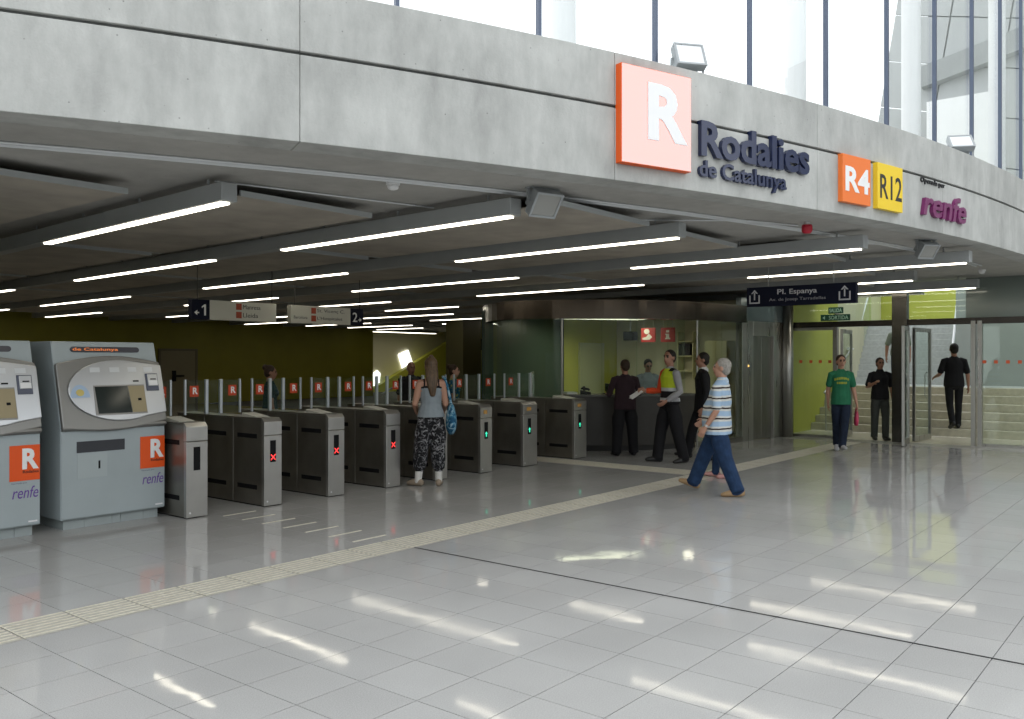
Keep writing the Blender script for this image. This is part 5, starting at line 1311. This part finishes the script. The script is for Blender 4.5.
# 4 security guard
m_hv = M('hi_vis_yellow', (0.50, 0.62, 0.02), 0.7, var=0.08); m_or = M('hi_vis_orange', (0.70, 0.07, 0.015), 0.7, var=0.08); m_gs = pm('pale_grey_uniform', (0.30, 0.30, 0.31))
def ov_guard(P, lab, names):
    names = list(names)
    for n_ in ('vest', 'band', 'belt', 'epaulette_r', 'epaulette_l', 'band_low'):
        if n_ not in names: names.append(n_)
    sh = names.index('shirt')
    tor = (lab == sh) & (abs(P[:, 0]) < 0.165)
    lab[tor & (P[:, 2] > 1.13) & (P[:, 2] < 1.44)] = names.index('vest')
    lab[tor & (P[:, 2] > 1.40) & (P[:, 0] > 0.07)] = names.index('epaulette_r'); lab[tor & (P[:, 2] > 1.40) & (P[:, 0] < -0.07)] = names.index('epaulette_l')
    lab[tor & (P[:, 2] > 1.0) & (P[:, 2] <= 1.10)] = names.index('belt')
    lab[tor & (P[:, 2] > 1.10) & (P[:, 2] <= 1.15)] = names.index('band')
    lab[tor & (P[:, 2] > 0.95) & (P[:, 2] <= 1.0)] = names.index('band_low')
    lab[(P[:, 2] <= 0.95) & (lab == sh) & (abs(P[:, 0]) < 0.2)] = names.index('belt')
    return lab, names
gx, gy = gp(670, 463)
o, inf = person('security guard in yellow vest holding out a paper before the counter', (gx, gy, 0), 150, 1.83,
    {'skin': sk_b, 'hair': h_black, 'shirt': m_gs, 'sleeve': m_or, '_sleeveR': 'sleeve', 'vest': m_hv, 'band': M('silver_reflective_band', (0.55, 0.57, 0.58), 0.4), 'band_low': M('silver_reflective_band', (0.55, 0.57, 0.58), 0.4), 'epaulette_r': black_c, 'epaulette_l': black_c, 'belt': black_c, 'trousers': black_c, 'shoe_r': black_s, 'shoe_l': black_s},
    dict(legR=((0.05, 0.24, -1), (0.05, 0.12, -1), 6), legL=((-0.05, -0.16, -1), (-0.04, -0.26, -1), -3), armR=((0.22, 0.16, -1), (0.0, 1.0, 0.02)), armL=((-0.26, -0.08, -1), (0.30, 0.75, -0.55)), yaw=22, pitch=-2, palmR=(0, 0, 1), footyaw=(4, -4)),
    bw=1.0, sleeve=0.95, hem=0.92, trouser_w=1.3, voxel=0.0085, override=ov_guard)
hx, hy, hz = inf['handR']
t = thing('paper', 'white sheets of paper held in the guard\'s outstretched hand', 'paper', (hx, hy, hz), math.radians(150 - 90))
for k in range(2):
    MB().extr([(-0.07, -0.03), (0.06, -0.05), (0.09, 0.17), (-0.05, 0.20)], (0.01 * k, 0.01, -0.02 - 0.012 * k), nd((1, 0.1, 0.2 - 0.2 * k)), nd((-0.1, 0.8, -0.5)), nd((0, 0.5, 0.8)), 0, 0.002).build('sheet', M('white_paper', (0.72, 0.72, 0.72), 0.8), t)
m = MB().tube([tuple(Vector((0.16, -0.05 + 0.03 * k, 0.80)) ) for k in range(3)], 0.02, 8)
# 5 man in a black suit
sx, sy = gp(703, 460)
person('man in black suit walking behind the security guard', (sx, sy, 0), 122, 1.80,
    {'skin': sk_b, 'hair': h_black, 'shirt': black_c, 'collar': M('white_collar', (0.6, 0.6, 0.6), 0.7), 'trousers': black_c, 'shoe_r': black_s, 'shoe_l': black_s},
    dict(legR=((0.02, 0.40, -1), (0.02, 0.22, -1), 10), legL=((-0.02, -0.26, -1), (-0.02, -0.44, -1), -10), armL=((-0.14, -0.12, -1), (-0.05, 0.25, -1))), sleeve=0.97, hem=0.80, trouser_w=1.1)
# 6 customer at the counter
cx, cy = gp(625, 456)
person('man in dark maroon shirt standing at the counter, seen from behind', (cx, cy, 0), 52, 1.66,
    {'skin': sk_b, 'hair': h_brown, 'shirt': pm('dark_maroon_shirt', (0.028, 0.015, 0.02)), 'trousers': black_c, 'shoe_r': black_s, 'shoe_l': black_s},
    dict(legR=((0.09, 0, -1), (0.06, 0, -1), 0), legL=((-0.09, 0, -1), (-0.06, 0, -1), 0), armL=((-0.3, 0.15, -1), (0.3, 1, -0.05)), armR=((0.3, 0.15, -1), (-0.3, 1, -0.05)), pitch=8), bw=1.15, sleeve=0.9, hem=0.84, trouser_w=1.5)
# 7 clerk behind the counter
kx, ky, _ = at_d(647, 16.9)
person('clerk in pale grey-blue shirt behind the service counter', (kx, ky, 0), 226, 1.67,
    {'skin': sk_b, 'hair': h_black, 'shirt': pm('pale_blue_grey_shirt', (0.26, 0.29, 0.32)), 'trousers': black_c, 'shoe_r': black_s, 'shoe_l': black_s},
    dict(lean=6, armL=((-0.25, 0.35, -1), (0.2, 1, -0.1)), armR=((0.25, 0.35, -1), (-0.2, 1, -0.1)), pitch=16), sleeve=0.8)
# 8 man in a green T-shirt
def ov_green(P, lab, names):
    names = list(names)
    for n_ in ('print', 'print_low'):
        if n_ not in names: names.append(n_)
    sh = names.index('shirt'); f = (lab == sh) & (P[:, 1] > 0.07) & (abs(P[:, 0]) < 0.125)
    u = np.floor((P[:, 0] + 0.125) / 0.036).astype(int); fu_ = ((P[:, 0] + 0.125) / 0.036) % 1
    top = (P[:, 2] > 1.265 + 0.02 * np.cos(P[:, 0] * 14)) & (P[:, 2] < 1.305 + 0.02 * np.cos(P[:, 0] * 14)) & (fu_ > 0.22)
    low = (P[:, 2] > 1.205) & (P[:, 2] < 1.24) & (abs(P[:, 0]) < 0.085) & (fu_ > 0.25)
    lab[f & top] = names.index('print'); lab[f & low] = names.index('print_low')
    return lab, names
m_grn = pm('green_tshirt', (0.022, 0.15, 0.075))
x8, y8 = gp(841, 452)
o, inf = person('young man in green T-shirt and dark jeans walking towards the camera', (x8, y8, 0), 208, 1.73,
    {'skin': sk_a, 'hair': h_brown, 'shirt': m_grn, 'print': M('yellow_shirt_print', (0.34, 0.36, 0.03), 0.8), 'print_low': M('yellow_shirt_print', (0.34, 0.36, 0.03), 0.8), 'trousers': djeans, 'shoe_r': pm('grey_white_sneaker', (0.40, 0.40, 0.42)), 'shoe_l': pm('grey_white_sneaker', (0.40, 0.40, 0.42))},
    dict(legL=((0.09, 0.26, -1), (0.13, 0.12, -1), 10), legR=((-0.03, -0.12, -1), (-0.08, -0.45, -1), -20), armL=((-0.20, -0.05, -1), (-0.16, 0.20, -1)), armR=((0.16, -0.22, -1), (0.0, -0.1, -1)), yaw=6), bw=0.92, sleeve=0.36, hem=0.84, trouser_w=1.12, voxel=0.0075, override=ov_green)
hx, hy, hz = inf['handL']
t = thing('plastic_bag', 'pink plastic bag in the hand of the man in green', 'bag', (hx, hy, hz - 0.30), math.radians(208 - 90))
m = MB(); prof = [(0.0, 0.012, 0.02), (0.03, 0.03, 0.05), (0.12, 0.035, 0.062), (0.21, 0.026, 0.045), (0.27, 0.012, 0.018), (0.31, 0.012, 0.014)]; vs = []
for z, rx, ry in prof: vs += [(rx * math.cos(2 * math.pi * k / 14) + 0.015 * math.sin(3 * k + z * 30), ry * math.sin(2 * math.pi * k / 14), z) for k in range(14)]
m.add(vs, [(i * 14 + k, i * 14 + (k + 1) % 14, (i + 1) * 14 + (k + 1) % 14, (i + 1) * 14 + k) for i in range(5) for k in range(14)] + [tuple(range(14))[::-1], tuple(range(70, 84))])
m.build('pouch', M('pink_plastic', (0.55, 0.05, 0.12), 0.4), t, smooth=True)
MB().tube([(0, 0.01, 0.29), (0.012, 0.02, 0.32), (0.012, -0.02, 0.335), (0, -0.01, 0.29)], 0.006, 6).build('handle', M('pink_plastic', (0.55, 0.05, 0.12), 0.4), t)
# 9 man in a black polo in the doorway
x9, y9 = gp(880, 440.5)
person('man in black polo and grey trousers in the doorway, hand raised to chest', (x9, y9, 0), 214, 1.70,
    {'skin': sk_b, 'hair': pm('cropped_dark_hair', (0.06, 0.045, 0.04)), 'shirt': black_c, 'collar': black_c, 'trousers': pm('grey_trousers', (0.055, 0.06, 0.055)), 'shoe_r': black_s, 'shoe_l': black_s},
    dict(legL=((-0.03, 0.08, -1), (0.0, 0.0, -1), 2), legR=((0.03, -0.03, -1), (0.0, -0.1, -1), 0), armR=((0.30, 0.05, -1), (-0.25, 0.75, 0.35)), armL=((-0.18, 0.0, -1), (-0.05, 0.25, -1))), sleeve=0.42, hem=0.86, trouser_w=1.15, hair='short')
# 10 man coming down the stairs behind the centre post
q = at_X(899, 21.75)
person('man in grey-green shirt on the stairs behind the steel post', (21.75, q[1], 0.85), 205, 1.76,
    {'skin': sk_b, 'hair': h_brown, 'shirt': pm('grey_green_shirt', (0.20, 0.23, 0.18)), 'trousers': djeans, 'shoe_r': black_s, 'shoe_l': black_s},
    dict(armR=((0.30, 0.05, -1), (0.1, 0.25, -1))), sleeve=0.42)
# 11 man in black going up the stairs
q = at_X(954, 20.56)
person('man all in black walking away up the first step', (20.56, q[1], 0.17), 24, 1.83,
    {'skin': sk_b, 'hair': h_black, 'shirt': black_c, 'trousers': black_c, 'shoe_r': black_s, 'shoe_l': black_s},
    dict(legR=((0.0, 0.12, -1), (-0.03, -0.05, -1), 0), legL=((0.03, -0.02, -1), (0.03, -0.55, -1), -20), armR=((0.22, -0.05, -1), (0.10, 0.20, -1)), armL=((-0.28, 0.05, -1), (-0.15, 0.8, -0.2))), sleeve=0.42, hem=0.86, bw=1.05)
# 12-14 people beyond the gates
q = at_d(270, 13.4)
person('dark-haired woman with headband beyond the gates before the olive wall', (q[0], q[1], 0), -30, 1.57,
    {'skin': sk_b, 'hair': h_brown, 'shirt': pm('dark_teal_top', (0.02, 0.05, 0.055)), 'trousers': djeans, 'shoe_r': black_s, 'shoe_l': black_s},
    dict(pitch=4, legR=((0.02, 0.15, -1), (0.02, 0.0, -1), 0)), sleeve=0.3, female=True, hair='bun', bw=0.95, voxel=0.010)
q = at_d(411, 15.6)
person('balding man in black shirt beyond the gates, left of the long-haired woman', (q[0], q[1], 0), 250, 1.63,
    {'skin': sk_c, 'hair': h_grey, 'shirt': black_c, 'trousers': djeans, 'shoe_r': black_s, 'shoe_l': black_s}, dict(), sleeve=0.45, bw=1.18, hair='bald', voxel=0.010)
q = at_d(453.5, 15.3)
person('woman with tied hair and blue patterned top beyond the gates', (q[0], q[1], 0), -48, 1.57,
    {'skin': sk_a, 'hair': h_brown, 'shirt': bluetop, 'trousers': djeans, 'shoe_r': black_s, 'shoe_l': black_s}, dict(legR=((0.02, 0.15, -1), (0.02, 0.0, -1), 0)), sleeve=0.3, female=True, hair='bun', voxel=0.010)
